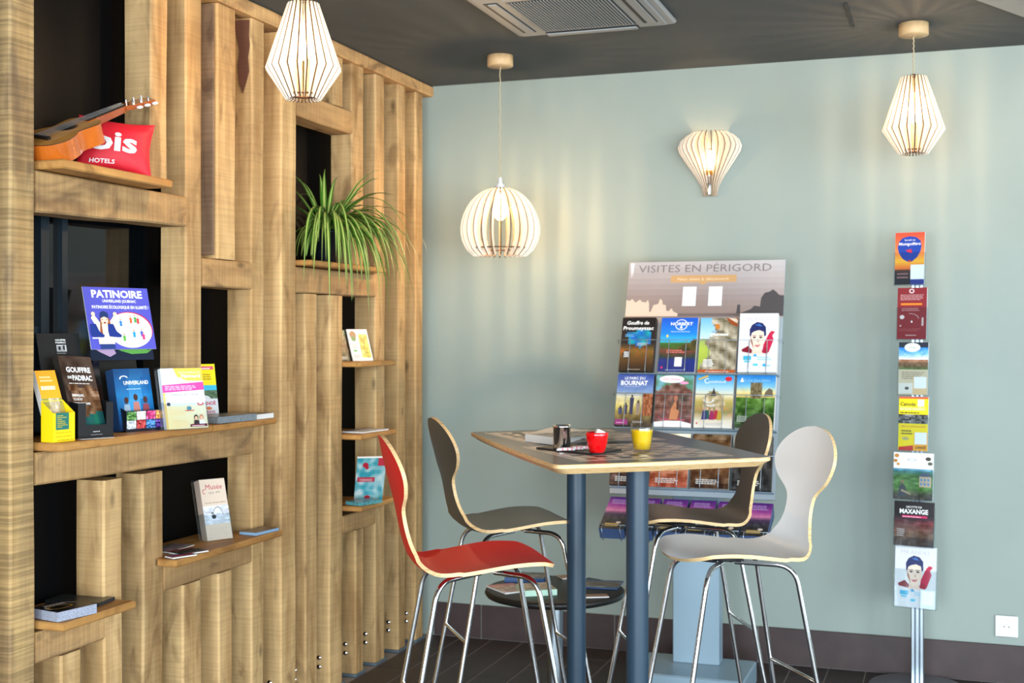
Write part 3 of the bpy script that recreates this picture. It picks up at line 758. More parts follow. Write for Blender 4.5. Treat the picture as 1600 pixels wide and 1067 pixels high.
# sugar packets
for k, (x, y, a, rz) in enumerate([(884, 702.6, 'pink-striped sugar stick nearest the metal beaker', .15), (898, 701.8, 'pink-striped sugar stick in the middle of the slate tray', .35), (907, 700.8, 'pink-striped sugar stick beside the red cup', .05)]):
    p = onZ(x, y, ZT+.01); mx = Matrix.Translation(V((p.x, p.y, ZT+.0070+.0006*k))) @ Matrix.Rotation(YAW+rz, 4, 'Z')
    r = root('sugar_packet', a, 'sugar packet', (p.x, p.y, ZT+.0065), group='sugar sticks on the slate tray')
    MB().tube([mx @ V(q) for q in ((-.026, 0, .002), (-.022, 0, .004), (0, 0, .005), (.022, 0, .004), (.026, 0, .002))], [.0012, .004, .0046, .004, .0012], 'paper', 8).build('sachet', r)
    st = MB(); M.setdefault('pink', mat('pink_stripe', (224, 150, 160), .6))
    for s in (-.012, .002, .014): st.tube([mx @ V((s, 0, .0049)), mx @ V((s+.005, 0, .0049))], .0048, 'pink', 8)
    st.build('stripe', r)
# white game box with patterned lid
q = [onZ(820.5, 690.5, ZT+.0), onZ(875, 697.5, ZT+.0)]
u = (q[1]-q[0]); v = V((-u.y, u.x, 0)).normalized(); un = u.normalized()
# right edge runs back towards (915, 684)
e2 = onZ(917, 684, ZT)-q[1]; e2n = e2.normalized()
pts = [q[0], q[1], q[1]+e2, q[0]+e2]
r = root('game_box', 'flat white box with a speckled beige lid behind the metal beaker', 'box', (sum(p.x for p in pts)/4, sum(p.y for p in pts)/4, ZT+.0015))
MB().prism([(p.x, p.y) for p in pts], ZT+.0015, ZT+.024, 'paper').build('tray', r)
P = Print(u.length*.94, e2.length*.94); P.photo(0, 0, 1, 1, lambda a, b: [168, 148, 126] if nz(a, b, 9, 3) > .02 else [62, 52, 48], 18, 18)
c_ = q[0]+u*.03+e2*.03; P.build('lid_print', r, frame(V((c_.x, c_.y, ZT+.0241)), un, e2n-un*e2n.dot(un)))

# ------------------------------------------------------------------ brochures: shared helpers
def proj(p):
    d = p[0]*FW[0]+p[1]*FW[1]; l = p[0]*RT[0]+p[1]*RT[1]; return (800+FPX*l/d, HORY+(CAMH-p[2])*FPX/d)
def sheet(name, label, cat, o, u, v, w, h, t, draw, edge='paper', group=None, cover='cover', ink='ink'):
    """a brochure, stack or card: pages behind, printed cover in front; o = bottom left of the cover"""
    u = V(u).normalized(); v = V(v).normalized(); n = u.cross(v).normalized(); o = V(o)
    b = o+u*w/2; r = root(name, label, cat, (b.x, b.y, b.z), group=group); mx = frame(o, u, v)
    MB().box((0, 0, -t), (w, h, -.0004), edge, mx).build('pages', r)
    P = Print(w, h); draw(P); P.build(cover, r, mx, ink)
    return r
def stand_geo(blx, brx, tlx, ty, X0, z0, phi):
    """real position, facing and lean of an upright sheet standing at height z0"""
    nh = V((math.cos(math.radians(phi)), math.sin(math.radians(phi)), 0)); u = V((-nh.y, nh.x, 0))
    o = onX(blx, X0); o.z = z0
    def hit(px, dr):
        r = ray(px); det = r[0]*(-dr.y)+r[1]*dr.x
        # o + dr*k = r*t
        k = (o.x*r[1]-o.y*r[0])/(dr.y*r[0]-dr.x*r[1]); return k
    w = hit(brx, u); b = hit(tlx, -nh); tp = o-nh*b
    r = ray(tlx); t = tp.x/r[0]; zt = CAMH-(ty-HORY)/FPX*t
    v = V((tp.x, tp.y, zt))-o
    return o, u, v, w, v.length
WHT = (245, 245, 243)

# ------------------------------------------------------------------ brochure display rack by the back wall
RX0, RX1 = -1.293, -.643
SL = .355
def Yp(z): return 5.20-SL*(1.70-z)
ru = V((1, 0, 0)); rv = V((0, SL, 1)).normalized(); rn = ru.cross(rv)
rk = root('display_rack', 'pale blue-grey steel brochure rack with a printed header by the back wall', 'brochure rack', (-.968, 4.97, 0))
MB().box((-1.19, 4.775, 0), (-.745, 5.10, .086), 'rackgrey', bev=.006).build('base', rk)
MB().box((-1.061, 4.975, .086), (-.875, 5.06, 1.02), 'rackgrey', bev=.003).build('column', rk)
pz = .765; ph = (1.70-pz)/rv.z; po = V((RX0, Yp(pz), pz)); pmx = frame(po, ru, rv); pw_ = RX1-RX0
MB().box((0, 0, -.012), (pw_, ph, -.0005), 'rackgrey', pmx).build('back_panel', rk)
P = Print(pw_, ph)
def bg(a, b):
    if b > .74: return lerp(stops((b-.74)/.26, [(0, (132, 112, 104)), (.35, (140, 124, 120)), (1, (182, 176, 178))]), (196, 196, 200), max(0, a-.45)*.9*(b-.6)*2)
    return lerp([176, 158, 146], [150, 160, 166], min(1, a*1.6+(.74-b)*.5))
P.photo(0, 0, 1, 1, bg, 20, 40)
hd = .755   # header starts here
def sky(x0, pts, c): P.poly([(x0+a, hd+b) for a, b in pts], c)
sky(0, [(0, .0), (.35, .0), (.34, .012), (.31, .022), (.30, .036), (.28, .022), (.265, .026), (.26, .05), (.24, .052), (.235, .07), (.22, .078), (.21, .055), (.18, .05), (.165, .02), (.155, .02), (.15, .06), (.14, .074), (.13, .062), (.10, .066), (.09, .075), (.06, .062), (.04, .078), (.02, .07), (0, .074)], (206, 186, 168))
sky(0, [(.70, .0), (1, .0), (1, .088), (.97, .09), (.95, .105), (.93, .115), (.91, .105), (.88, .10), (.86, .078), (.855, .04), (.82, .045), (.80, .03), (.735, .012), (.732, .05), (.715, .05), (.71, .014), (.70, .01)], (70, 66, 68))
P.rect(.34, hd, .80, hd+.012, (104, 92, 90))
P.rect(.28, .905, .70, .937, (190, 150, 102)); P.text('Nos sites à découvrir', .49, .914, .33, (222, 200, 170), hgt=.013, align='C')
P.poly([(.46, .905), (.52, .905), (.49, .893)], (190, 150, 102))
P.text('VISITES EN PÉRIGORD', .49, .952, .85, (122, 112, 110), hgt=.033, align='C')
for x in (.365, .53):
    P.rect(x, .80, x+.085, .885, (235, 240, 243)); P.rect(x+.006, .805, x+.079, .88, (214, 222, 226))
P.poly([(.01, .995), (.035, .995), (.028, .93), (.024, .96), (.02, .925)], (226, 222, 222))
P.build('header_print', rk, pmx, 'inkmatt')
def rack_pt(x, z, off): p = V((x, Yp(z), z)); return p+rn*off
rows = [1.233, 1.018, .790]
for z in rows:
    t_ = MB(); mx = frame(rack_pt(RX0+.003, z-.004, .001), ru, rv)
    t_.box((0, -.0025, 0), (pw_-.006, 0, .032), 'rackgrey', mx); t_.build('tray', rk)
    wz = z+.125
    MB().tube([rack_pt(RX0-.012, wz, .004), rack_pt(RX0-.010, wz, .047), rack_pt(RX0+.1, wz, .0495), rack_pt(RX1-.1, wz, .0495), rack_pt(RX1+.006, wz, .047), rack_pt(RX1+.006, wz, .004)], .0014, 'wire', 6).build('wire_rail', rk)
    for k in range(4):
        for dx in (.042, .112):
            x = RX0+.003+.1615*k+dx
            MB().tube([rack_pt(x, wz, .0505), rack_pt(x, z+.01, .0505), rack_pt(x, z-.004, .048), rack_pt(x, z-.006, .01)], .0016, 'wire', 6).build('wire_prong', rk)
# lower pockets
lv = V((0, .183, .099)).normalized(); ln = ru.cross(lv)
MB().box((-1.06, 4.81, .655), (-.87, 4.97, .667), 'rackgrey').build('bracket', rk)
MB().box((RX0, 4.80, .640), (RX1, 4.815, .652), 'rackgrey').build('cross_bar', rk)
for k in range(6):
    o = V((RX0+.004+k*.1085, 4.69, .65)); mx = frame(o, ru, lv)
    b = MB()
    P8 = lambda x, y, z: mx @ V((x, y, z))
    for x in (.012, .084): b.tube([P8(x, .022, .004), P8(x, -.004, .004), P8(x, -.004, -.052), P8(x, .20, -.052)], .0014, 'wire', 6)
    b.tube([P8(-.002, .022, -.01), P8(-.002, .022, .004), P8(.1, .022, .004), P8(.1, .022, -.01), P8(.1, .2, -.05)], .0014, 'wire', 6)
    b.build('wire_pocket', rk)

# cover pictures
def c_cave(P):
    P.photo(0, 0, 1, 1, lambda a, b: stops(b, [(0, (26, 18, 14)), (.15, (70, 44, 20)), (.38, (140+60*nz(a, b, 7, 1), 92, 36)), (.52, (40, 34, 34)), (1, (22, 20, 22))]) if math.hypot((a-.55)/.38, (b-.62)/.16) > 1+.35*nz(a, b, 6, 2) else [20+30*nz(a, b, 5, 3), 110+90*nz(a, b, 5, 4), 170+50*nz(a, b, 6, 5)], 18, 26)
    P.text('Gouffre de', .14, .87, .66, WHT, hgt=.065, bold=.02, slant=.15); P.text('Proumeyssac', .04, .77, .9, WHT, hgt=.065, bold=.02, slant=.15)
    P.lines(.12, .64, .4, .70, 2, (110, 180, 220)); P.lines(.5, .48, .85, .54, 2, (190, 190, 190)); P.ell(.2, .31, .12, .075, (16, 16, 18)); P.lines(.12, .26, .3, .37, 5, WHT, gap=.6); P.lines(.3, .03, .65, .045, 1, (200, 190, 170))
def c_blue(P):
    P.photo(0, 0, 1, 1, lambda a, b: stops(b, [(0, (24, 40, 110)), (.22, (24, 44, 120)), (.28, (50+40*nz(a, b, 8, 2), 60, 44)), (.40, (120, 60, 50)), (.43, (70, 90+30*nz(a, b, 8, 6), 40)), (.55, (60, 104, 44)), (.555, (60, 190, 240)), (.7, (30, 130, 220)), (1, (26, 84, 196))]) if not (b < .62-(1-a)*.35 and b > .38) else [70+50*nz(a, b, 9, 4), 66+30*nz(a, b, 9, 4), 34], 18, 28)
    P.arc(.55, .87, .17, .10, 0, 360, .12, WHT, 24); P.rect(.28, .855, .84, .915, (30, 96, 204)); P.text('NORBERT', .26, .86, .60, WHT, hgt=.055, bold=.02); P.poly([(.51, .80), (.59, .80), (.55, .87)], WHT)
    P.lines(.28, .735, .82, .755, 1, (200, 220, 240)); P.ell(.19, .66, .03, .025, (240, 200, 60)); P.lines(.2, .35, .75, .42, 2, (220, 120, 110)); P.rect(.44, .10, .64, .27, (226, 228, 230)); P.lines(.2, .03, .75, .05, 1, (160, 180, 220)); P.ell(.1, .08, .03, .02, (200, 40, 90))
def c_rock(P):
    P.photo(0, 0, 1, 1, lambda a, b: (stops(b, [(0, (150, 170, 60)), (.45, (176, 196, 80)), (.62, (150, 170, 110)), (.63, (190, 220, 240)), (1, (110, 180, 235))]) if a < .25+.25*nz(a, b, 3, 3)+(b-.6)*.5 else speck([150-30*math.sin(b*22+a*9), 140-30*math.sin(b*22+a*9), 118-30*math.sin(b*22+a*9)], a, b, 9, 50, 2)), 20, 26)
    P.poly([(.68, 1), (1, 1), (1, .84), (.84, .87)], (150, 72, 34)); P.poly([(.74, 1), (.98, .9), (1, .95), (.95, .99)], (220, 200, 180))
    P.ell(.46, .84, .07, .05, (196, 120, 50)); P.text('LA ROQUE', .32, .73, .3, (90, 80, 70), hgt=.035, bold=.02); P.rect(.28, .67, .76, .71, (236, 234, 226)); P.text('SAINT-CHRISTOPHE', .30, .675, .44, (90, 84, 70), hgt=.022)
    P.lines(.14, .11, .44, .25, 4, WHT, gap=.65); P.rect(0, 0, 1, .055, (176, 84, 40)); P.lines(.2, .015, .84, .035, 1, (240, 220, 200))
def c_face(P):
    P.rect(0, 0, 1, 1, (222, 222, 226)); P.text('MILANDES', .15, .875, .7, (196, 190, 194), hgt=.055)
    P.poly([(.62, .34), (.80, .36), (.9, .55), (.86, .62), (.93, .68), (.84, .70), (.78, .66), (.72, .58), (.64, .46)], (196, 36, 74))
    P.poly([(.08, .38), (.25, .44), (.40, .34), (.38, .31), (.10, .34)], (130, 24, 44)); P.poly([(.56, .33), (.68, .42), (.8, .35), (.74, .31)], (168, 30, 60))
    P.poly([(.36, .38), (.60, .38), (.63, .30), (.34, .30)], (232, 204, 186))
    P.ell(.48, .56, .185, .205, (240, 214, 196)); P.poly([(.30, .60), (.31, .52), (.40, .38), (.36, .5)], (150, 80, 60))
    P.poly([(.28, .60), (.27, .72), (.33, .80), (.46, .85), (.60, .83), (.69, .76), (.70, .62), (.655, .60), (.64, .68), (.52, .71), (.40, .69), (.33, .66), (.31, .60)], (34, 44, 96))
    P.poly([(.40, .80), (.52, .82), (.60, .77), (.50, .78)], (60, 110, 180))
    for x in (.40, .565): P.ell(x, .585, .04, .014, (60, 36, 34)); P.rect(x-.05, .61, x+.05, .62, (60, 36, 34))
    P.poly([(.48, .50), (.53, .50), (.50, .56)], (206, 160, 140)); P.poly([(.41, .455), (.57, .465), (.52, .425), (.45, .425)], (196, 50, 60)); P.rect(.44, .447, .54, .453, WHT)
    P.rect(.14, .20, .34, .27, (60, 176, 214)); P.rect(.17, .16, .31, .19, (90, 190, 220)); P.poly([(.38, .26), (.44, .31), (.50, .26)], (40, 160, 210)); P.lines(.5, .20, .9, .27, 2, (150, 206, 226)); P.rect(.40, .10, .52, .14, (90, 196, 226)); P.ell(.68, .115, .04, .025, (50, 170, 214)); P.lines(.72, .10, .88, .13, 1, (90, 190, 220))
def c_family(P):
    P.photo(0, 0, 1, 1, lambda a, b: speck(stops(b, [(0, (34, 30, 30)), (.2, (120, 100, 50)), (.35, (196, 180, 90)), (.55, (226, 214, 170)), (.66, (120, 150, 196)), (1, (34, 66, 150))]), a, b, 7, 40 if b < .6 else 14, 9), 18, 24)
    P.photo(.72, .2, 1, .62, lambda a, b: speck([150, 84, 50], a, b, 6, 60, 2), 6, 8)
    for x, h, c in ((.28, .20, (50, 50, 80)), (.44, .36, (34, 44, 84)), (.62, .25, (150, 130, 120)), (.14, .14, (40, 60, 110))):
        P.poly([(x-.045, .22), (x+.045, .22), (x+.05, .22+h*.55), (x+.06, .22+h*.9), (x-.06, .22+h*.9), (x-.05, .22+h*.5)], c); P.ell(x, .22+h*.98, .03, .03, (60, 46, 44))
    P.text('LE PARC DU', .2, .90, .56, WHT, hgt=.05, bold=.02); P.text('BOURNAT', .1, .79, .74, WHT, hgt=.085, bold=.03); P.lines(.2, .755, .72, .77, 1, (220, 224, 240))
    P.rect(.02, .02, .36, .12, (150, 40, 120)); P.lines(.06, .05, .3, .08, 1, (220, 170, 210)); P.lines(.5, .06, .85, .10, 2, (180, 180, 180))
def c_cavern(P):
    P.photo(0, 0, 1, 1, lambda a, b: (lerp([110, 170, 190], [60, 110, 60], .5+nz(a, b, 5, 1)) if b > .66+.18*math.sin(a*3) else speck([120-60*abs(nz(a, b, 3, 2))+50*max(0, .4-b), 74, 66+40*max(0, .35-b)], a, b, 8, 55, 5)), 20, 26)
    for x in (.25, .4, .6, .75): P.arc(x, .25, .16, .12, 200, 300, .08, (220, 60, 110), 8)
    P.poly([(.40, .14), (.62, .14), (.66, .30), (.60, .36), (.56, .52), (.50, .44), (.44, .34)], (196, 130, 90)); P.ell(.52, .37, .05, .04, (186, 120, 84)); P.ell(.56, .55, .05, .06, (180, 110, 90)); P.poly([(.58, .35), (.64, .52), (.62, .33)], (30, 26, 28))
    P.poly([(0, 0), (1, 0), (1, .07), (.7, .12), (.3, .12), (0, .09)], (238, 236, 236)); P.ell(.42, .92, .34, .075, (238, 228, 230)); P.text('Grotte', .2, .90, .44, (214, 110, 140), hgt=.045); P.ell(.76, .85, .12, .03, (220, 150, 190))
def c_castle(P):
    P.photo(0, 0, 1, 1, lambda a, b: stops(b, [(0, (226, 222, 214)), (.13, (220, 210, 190)), (.3, (150+50*nz(a, b, 8, 4), 130, 80)), (.5, (186, 166, 90)), (.62, (232, 222, 190)), (.78, (150, 200, 226)), (1, (40, 140, 205))]) if math.hypot((a-.48)/.3, (b-.45)/.24) > 1 else speck([176, 158, 120], a, b, 8, 70, 6), 20, 26)
    P.poly([(.38, .62), (.44, .66), (.48, .77), (.53, .66), (.58, .62), (.5, .6)], (70, 60, 50))
    for x, y, c in ((.34, .25, (36, 84, 80)), (.46, .24, (150, 40, 90)), (.57, .25, (176, 44, 60)), (.66, .24, (190, 160, 60)), (.26, .24, (60, 50, 120))): P.poly([(x-.07, y-.09), (x+.07, y-.09), (x+.04, y+.08), (x-.04, y+.08)], c); P.ell(x, y+.11, .03, .025, (210, 170, 140))
    P.arc(.36, .52, .14, .05, 160, 380, .3, (236, 236, 236), 12); P.arc(.42, .44, .12, .04, 180, 360, .4, (226, 226, 230), 10); P.arc(.3, .89, .08, .05, 60, 300, .25, WHT, 10)
    P.text('astelnaud', .33, .855, .45, WHT, hgt=.045); P.poly([(.05, .93), (.3, 1), (.33, .97), (.07, .90)], (210, 170, 70)); P.ell(.86, .93, .09, .045, (206, 40, 54)); P.ell(.08, .08, .02, .02, (200, 90, 90)); P.lines(.3, .05, .8, .10, 2, (190, 186, 180))
def c_garden(P):
    P.photo(0, 0, 1, 1, lambda a, b: speck(stops(b, [(0, (40, 60, 36)), (.3, (60, 96, 36)), (.56, (90, 130, 50)), (.58, (200, 176, 100)), (.68, (232, 214, 150)), (.8, (110, 180, 220)), (1, (30, 116, 196))]), a, b, 9, 60 if b < .56 else 12, 3), 20, 26)
    P.photo(.36, .56, .66, .86, lambda a, b: speck([110, 96, 66], a, b, 5, 60, 8), 8, 8); P.poly([(.72, .6), (.95, .6), (.93, .72), (.84, .76), (.74, .68)], (110, 96, 76))
    P.poly([(.08, .87), (.13, .96), (.18, .87)], WHT); P.text('Les Jardins', .2, .88, .66, (150, 196, 224), hgt=.05); P.lines(.05, .12, .35, .24, 4, (190, 200, 190))
def c_generic(c0, c1, c2, title=None, tc=WHT, seed=1):
    def f(P):
        P.photo(0, 0, 1, 1, lambda a, b: speck(stops(b, [(0, c0), (.5, c1), (1, c2)]), a, b, 6, 70, seed), 16, 20)
        if title: P.text(title, .1, .82, .8, tc, hgt=.08, bold=.02)
        P.lines(.15, .08, .75, .18, 3, (220, 220, 216))
    return f
def c_purple(P):
    P.photo(0, 0, 1, 1, lambda a, b: speck(stops(b, [(0, (22, 26, 30)), (.3, (40, 42, 50)), (.46, (62, 46, 80)), (.58, (214, 130, 176)), (.72, (156, 66, 150)), (1, (92, 36, 130))]), a, b, 7, 40 if b < .4 else 12, 2), 12, 20)
    P.lines(.15, .78, .85, .94, 3, (190, 150, 210), gap=.6); P.rect(.18, .08, .72, .17, (186, 156, 84)); P.ell(.7, .2, .1, .03, (210, 200, 196))
covers = [[c_cave, c_blue, c_rock, c_face], [c_family, c_cavern, c_castle, c_garden],
          [c_generic((60, 40, 34), (84, 50, 40), (120, 70, 50), seed=3), c_generic((150, 60, 40), (206, 150, 110), (230, 214, 180), seed=4), c_generic((60, 36, 20), (120, 76, 40), (90, 66, 40), seed=5), c_generic((26, 26, 28), (60, 56, 54), (140, 140, 130), seed=6)]]
labs = [['black brochures with a glowing blue cave, top left of the rack', 'blue brochures with a lake photo and white round badge, top row of the rack', 'brochures showing pale rock cliffs with an orange foot band, top row of the rack', 'white brochures with a smiling woman portrait, top right of the rack'],
        ['brochures with family silhouettes and white title, left end of the second row', 'brochures with a pinkish cavern photo above a white foot, second row', 'brochures with costumed figures before a castle hill, second row', 'brochures with green garden under blue sky, right end of second row'],
        ['dark brown brochures under the table line, left end of the third row', 'brochures with pale and red picture, second in the third rack row', 'golden brown brochures, third in the third rack row', 'dark grey brochures with white lettering, right end of the third row']]
tk = [[.034, .030, .026, .040], [.030, .026, .030, .036], [.026, .024, .028, .030]]
for r_, z in enumerate(rows):
    for k in range(4):
        w_, h_ = (.150, .216 if r_ else .232) if not (r_ == 0 and k == 3) else (.152, .246)
        if r_ == 0 and k == 0: w_ = .140
        t_ = tk[r_][k]; x = RX0+.003+.1615*k
        o = rack_pt(x, z, t_+.003+.004)
        jit = [.0, .01, .004, -.006][k]*(1 if r_ != 1 else -1)
        edge = 'paperdark' if (r_, k) in ((0, 0), (1, 0), (2, 0), (2, 3)) else 'paper'
        sheet('brochure_stack', labs[r_][k], 'brochure', o, ru+rv*0, rv+ru*jit, w_, h_, t_, covers[r_][k], edge, 'brochure stacks in the display rack')
M['blueedge'] = mat('blue_paper_edges', (64, 84, 124), .5, grain=.3, gscale=500)
ends = ['leftmost of the purple sunset leaflets in the lowest rack pockets', 'second purple sunset leaflet from the left, behind the dark poles', 'third purple sunset leaflet from the left in the lowest pockets', 'fourth purple sunset leaflet from the left in the lowest pockets', 'fifth purple sunset leaflet from the left, above the white seat', 'rightmost purple sunset leaflet, between the two right-hand stools']
for k in range(6):
    o = V((RX0+.004+k*.1085, 4.69, .65))+ln*.0015
    sheet('leaflet_stack', ends[k], 'leaflet', o, ru, lv, .098, .208, .047, c_purple, 'blueedge', 'purple leaflets in the lowest rack pockets')

# ------------------------------------------------------------------ leaflet stand on the right
pb = onZ(1434, 1069, 0); bx, by = pb.x, 5.225
sd = root('leaflet_stand', 'slim aluminium leaflet stand with clear pockets near the right wall end', 'leaflet stand', (bx, by, 0))
MB().lathe([(.001, .001), (.182, .001), (.186, .006), (.182, .011), (.03, .013), (.001, .013)], (bx, by, 0), 'alu', 56, caps=False).build('base', sd)
pm = MB()
for a, b in ((-.024, -.009), (-.008, .008), (.009, .024)): pm.box((bx+a, by-.012 if a != -.008 else by-.009, .0125), (bx+b, by+.012, 1.70), 'alu', bev=.003)
pm.build('pole', sd)
al = math.radians(11); su = V((math.cos(al), -math.sin(al), 0)); nh = V((-math.sin(al), -math.cos(al), 0)); sv = (V((0, 0, 1))-nh*.10).normalized(); sn = su.cross(sv)
def s_balloon(P):
    P.photo(0, 0, 1, 1, lambda a, b: stops(b, [(0, (34, 36, 44)), (.26, (40, 40, 44)), (.30, (226, 110, 50)), (.45, (246, 190, 60)), (.62, (236, 130, 70)), (1, (200, 70, 50))]), 8, 24)
    P.poly([(.08, .72), (.12, .62), (.25, .50), (.42, .44), (.58, .44), (.75, .52), (.87, .64), (.90, .74), (.86, .84), (.70, .91), (.48, .93), (.25, .90), (.12, .82)], (28, 64, 160)); P.poly([(.35, .66), (.55, .68), (.58, .60), (.45, .62)], (190, 40, 60)); P.poly([(.45, .47), (.55, .47), (.53, .43), (.47, .43)], (196, 50, 50))
    P.text('Survol en', .32, .84, .36, WHT, hgt=.035); P.text('Montgolfière', .12, .755, .74, WHT, hgt=.055, bold=.01, slant=.2); P.rect(.54, .10, 1, .38, (240, 243, 246)); P.rect(.54, 0, 1, .10, (44, 60, 140)); P.lines(.08, .12, .48, .26, 2, (150, 110, 110))
def s_red(P):
    P.rect(0, 0, 1, 1, (138, 36, 44)); P.ell(.48, .935, .09, .045, (226, 206, 206)); P.ell(.48, .935, .05, .025, (138, 36, 44)); P.lines(.1, .76, .9, .88, 4, (200, 150, 150)); P.rect(.12, .66, .84, .70, (226, 130, 40)); P.lines(.15, .55, .85, .62, 2, (196, 140, 140))
    P.ell(.17, .43, .08, .04, (232, 216, 214)); P.arc(.45, .38, .3, .12, 10, 100, .06, (220, 190, 190)); P.ell(.5, .34, .03, .02, WHT); P.rect(.84, .26, .90, .42, (214, 190, 190)); P.ell(.12, .26, .03, .015, (220, 200, 200)); P.lines(.3, .07, .7, .10, 1, (222, 190, 190)); P.lines(.08, .16, .92, .22, 2, (168, 80, 84))
def s_town(P):
    P.rect(0, 0, 1, 1, (214, 200, 172)); P.photo(0, .48, 1, .92, lambda a, b: speck(stops(b, [(0, (90, 130, 60)), (.14, (120, 90, 60)), (.4, (170, 120, 90)), (.46, (230, 236, 240)), (.7, (110, 180, 230)), (1, (20, 110, 200))]), a, b, 8, 36, 3), 12, 14)
    P.rect(0, .90, 1, 1, (30, 36, 52)); P.ell(.46, .90, .27, .085, (240, 240, 232)); P.text('Sarlat', .33, .885, .26, (90, 110, 90), hgt=.035); P.lines(.12, .30, .9, .45, 4, (160, 144, 120)); P.rect(.02, .02, .5, .22, (226, 222, 214)); P.ell(.3, .12, .07, .03, (90, 90, 90)); P.rect(.5, .0, .98, .34, (226, 196, 150)); P.rect(.54, .12, .96, .34, (240, 243, 245))
def s_canoe(P):
    P.rect(0, 0, 1, 1, (246, 222, 10)); P.rect(0, .96, 1, 1, (222, 100, 60)); P.text('Canoës', .05, .83, .52, (40, 40, 30), hgt=.065, bold=.02); P.rect(.64, .82, .86, .95, (226, 232, 230)); P.text('ROQUE-GAGEAC', .05, .75, .86, (250, 244, 200), hgt=.05, bold=.03); P.lines(.05, .69, .9, .73, 1, (70, 60, 20))
    P.photo(0, .50, 1, .67, lambda a, b: speck([90, 90, 90], a, b, 9, 110, 2), 14, 6); P.text('VERS LA RANDONNÉE', .08, .43, .84, (200, 60, 40), hgt=.03); P.lines(.1, .30, .55, .40, 2, (90, 84, 40)); P.ell(.25, .22, .12, .03, (190, 180, 120)); P.poly([(.02, .0), (.52, .0), (.52, .10), (.02, .06)], (206, 44, 40)); P.rect(.54, .0, 1, .34, (246, 170, 30)); P.rect(.56, .12, .97, .34, (240, 243, 244)); P.text('CANOË', .58, .04, .36, (60, 40, 20), hgt=.045, bold=.03)
def s_barge(P):
    P.rect(0, 0, 1, 1, (236, 236, 232)); P.photo(0, 0, 1, .66, lambda a, b: speck(stops(b, [(0, (60, 50, 44)), (.16, (70, 66, 50)), (.35, (80, 130, 50)), (.75, (60, 110, 40)), (1, (90, 150, 190))]), a, b, 8, 50, 7), 16, 14)
    P.rect(.66, .28, .96, .50, (206, 180, 150)); P.poly([(.64, .50), (.98, .50), (.9, .58), (.72, .58)], (90, 100, 120))
    for x in (.71, .80, .89):
        for y in (.32, .41): P.rect(x-.025, y, x+.025, y+.05, (90, 150, 200))
    P.poly([(.12, .06), (.34, .06), (.32, .28), (.24, .34), (.16, .28)], (50, 60, 70)); P.ell(.24, .38, .04, .035, (150, 110, 90)); P.poly([(.2, .18), (.46, .1), (.46, .13), (.22, .22)], (170, 150, 120))
    P.ell(.08, .93, .06, .04, (200, 140, 70)); P.ell(.05, .82, .05, .035, (190, 130, 60)); P.ell(.12, .75, .04, .03, (206, 150, 80)); P.ell(.88, .88, .07, .04, (70, 60, 50)); P.ell(.93, .78, .06, .035, (90, 90, 70)); P.arc(.47, .85, .12, .03, 0, 360, .3, (190, 190, 190))
def s_maxange(P):
    P.photo(0, 0, 1, 1, lambda a, b: speck(stops(b, [(0, (40, 24, 20)), (.3, (120, 80, 56)), (.55, (80+60*a, 36, 44)), (.62, (60, 26, 40)), (.66, (24, 18, 22)), (1, (26, 20, 24))]), a, b, 8, 50 if b < .6 else 8, 4), 16, 20)
    P.text('GROTTE DE', .3, .86, .4, WHT, hgt=.04, bold=.01); P.text('MAXANGE', .14, .73, .72, WHT, hgt=.10, bold=.03); P.rect(.2, .64, .84, .69, (196, 30, 90)); P.lines(.22, .65, .8, .68, 1, (240, 200, 220)); P.lines(.08, .22, .28, .40, 4, (190, 180, 176))
def s_face(P):
    c_face(P); P.rect(.64, 0, 1, .30, (222, 232, 236)); P.rect(.68, .06, .96, .28, (240, 244, 246))
specs = [((1397.5, 445), 44, 81, s_balloon, 'leaflet with a blue hot-air balloon at sunset, topmost on the stand', 'paper'), ((1401, 530), 44, 80, s_red, 'dark red leaflet with small map, second from the top of the stand', 'paper'),
         ((1403, 616), 44, 81, s_town, 'beige leaflet with town under blue sky, third on the stand', 'paper'), ((1403, 703), 44, 83, s_canoe, 'bright yellow leaflet, fourth from the top on the stand', 'paper'),
         ((1395, 779), 59, 72, s_barge, 'leaflet with a man on a barge and a house, above the dark one', 'paper'), ((1396, 851), 59, 68, s_maxange, 'dark reddish cave leaflet just above the lowest on the stand', 'paperdark'),
         ((1397, 946), 61, 93, s_face, 'white leaflet with a woman portrait, lowest on the stand', 'paper')]
for (px, py), wp, hp, dr, lb, ed_ in specs:
    big = wp > 50
    o = onY(px, by-.075 if not big else by-.095, py); t0 = o.y/ray(px)[1]; w_ = wp/FPX*t0/.985; h_ = hp/FPX*t0/.99
    sheet('leaflet', lb, 'leaflet', o, su, sv, w_, h_, .012 if not big else .018, dr, ed_, 'leaflets on the slim stand')
    th_ = .016 if not big else .023
    mx = frame(o, su, sv); pk = MB(); hh = h_*.62
    pk.box((-.003, -.004, -th_-.002), (w_+.003, -.0022, .003), 'acrylic', mx); pk.box((-.003, -.002, .0022), (w_+.003, hh, .0032), 'acrylic', mx)
    for x in (-.003, w_+.002): pk.box((x, -.002, -th_), (x+.001, hh, .002), 'acrylic', mx)
    pk.box((-.003, -.002, -th_-.002), (w_+.003, h_*.9, -th_-.0005), 'acrylic', mx)
    pk.box((w_/2-.012, h_*.4, -th_-.03 if not big else -th_-.04), (w_/2+.012, h_*.48, -th_-.002), 'alu', mx)
    pk.build('clear_pocket', sd)

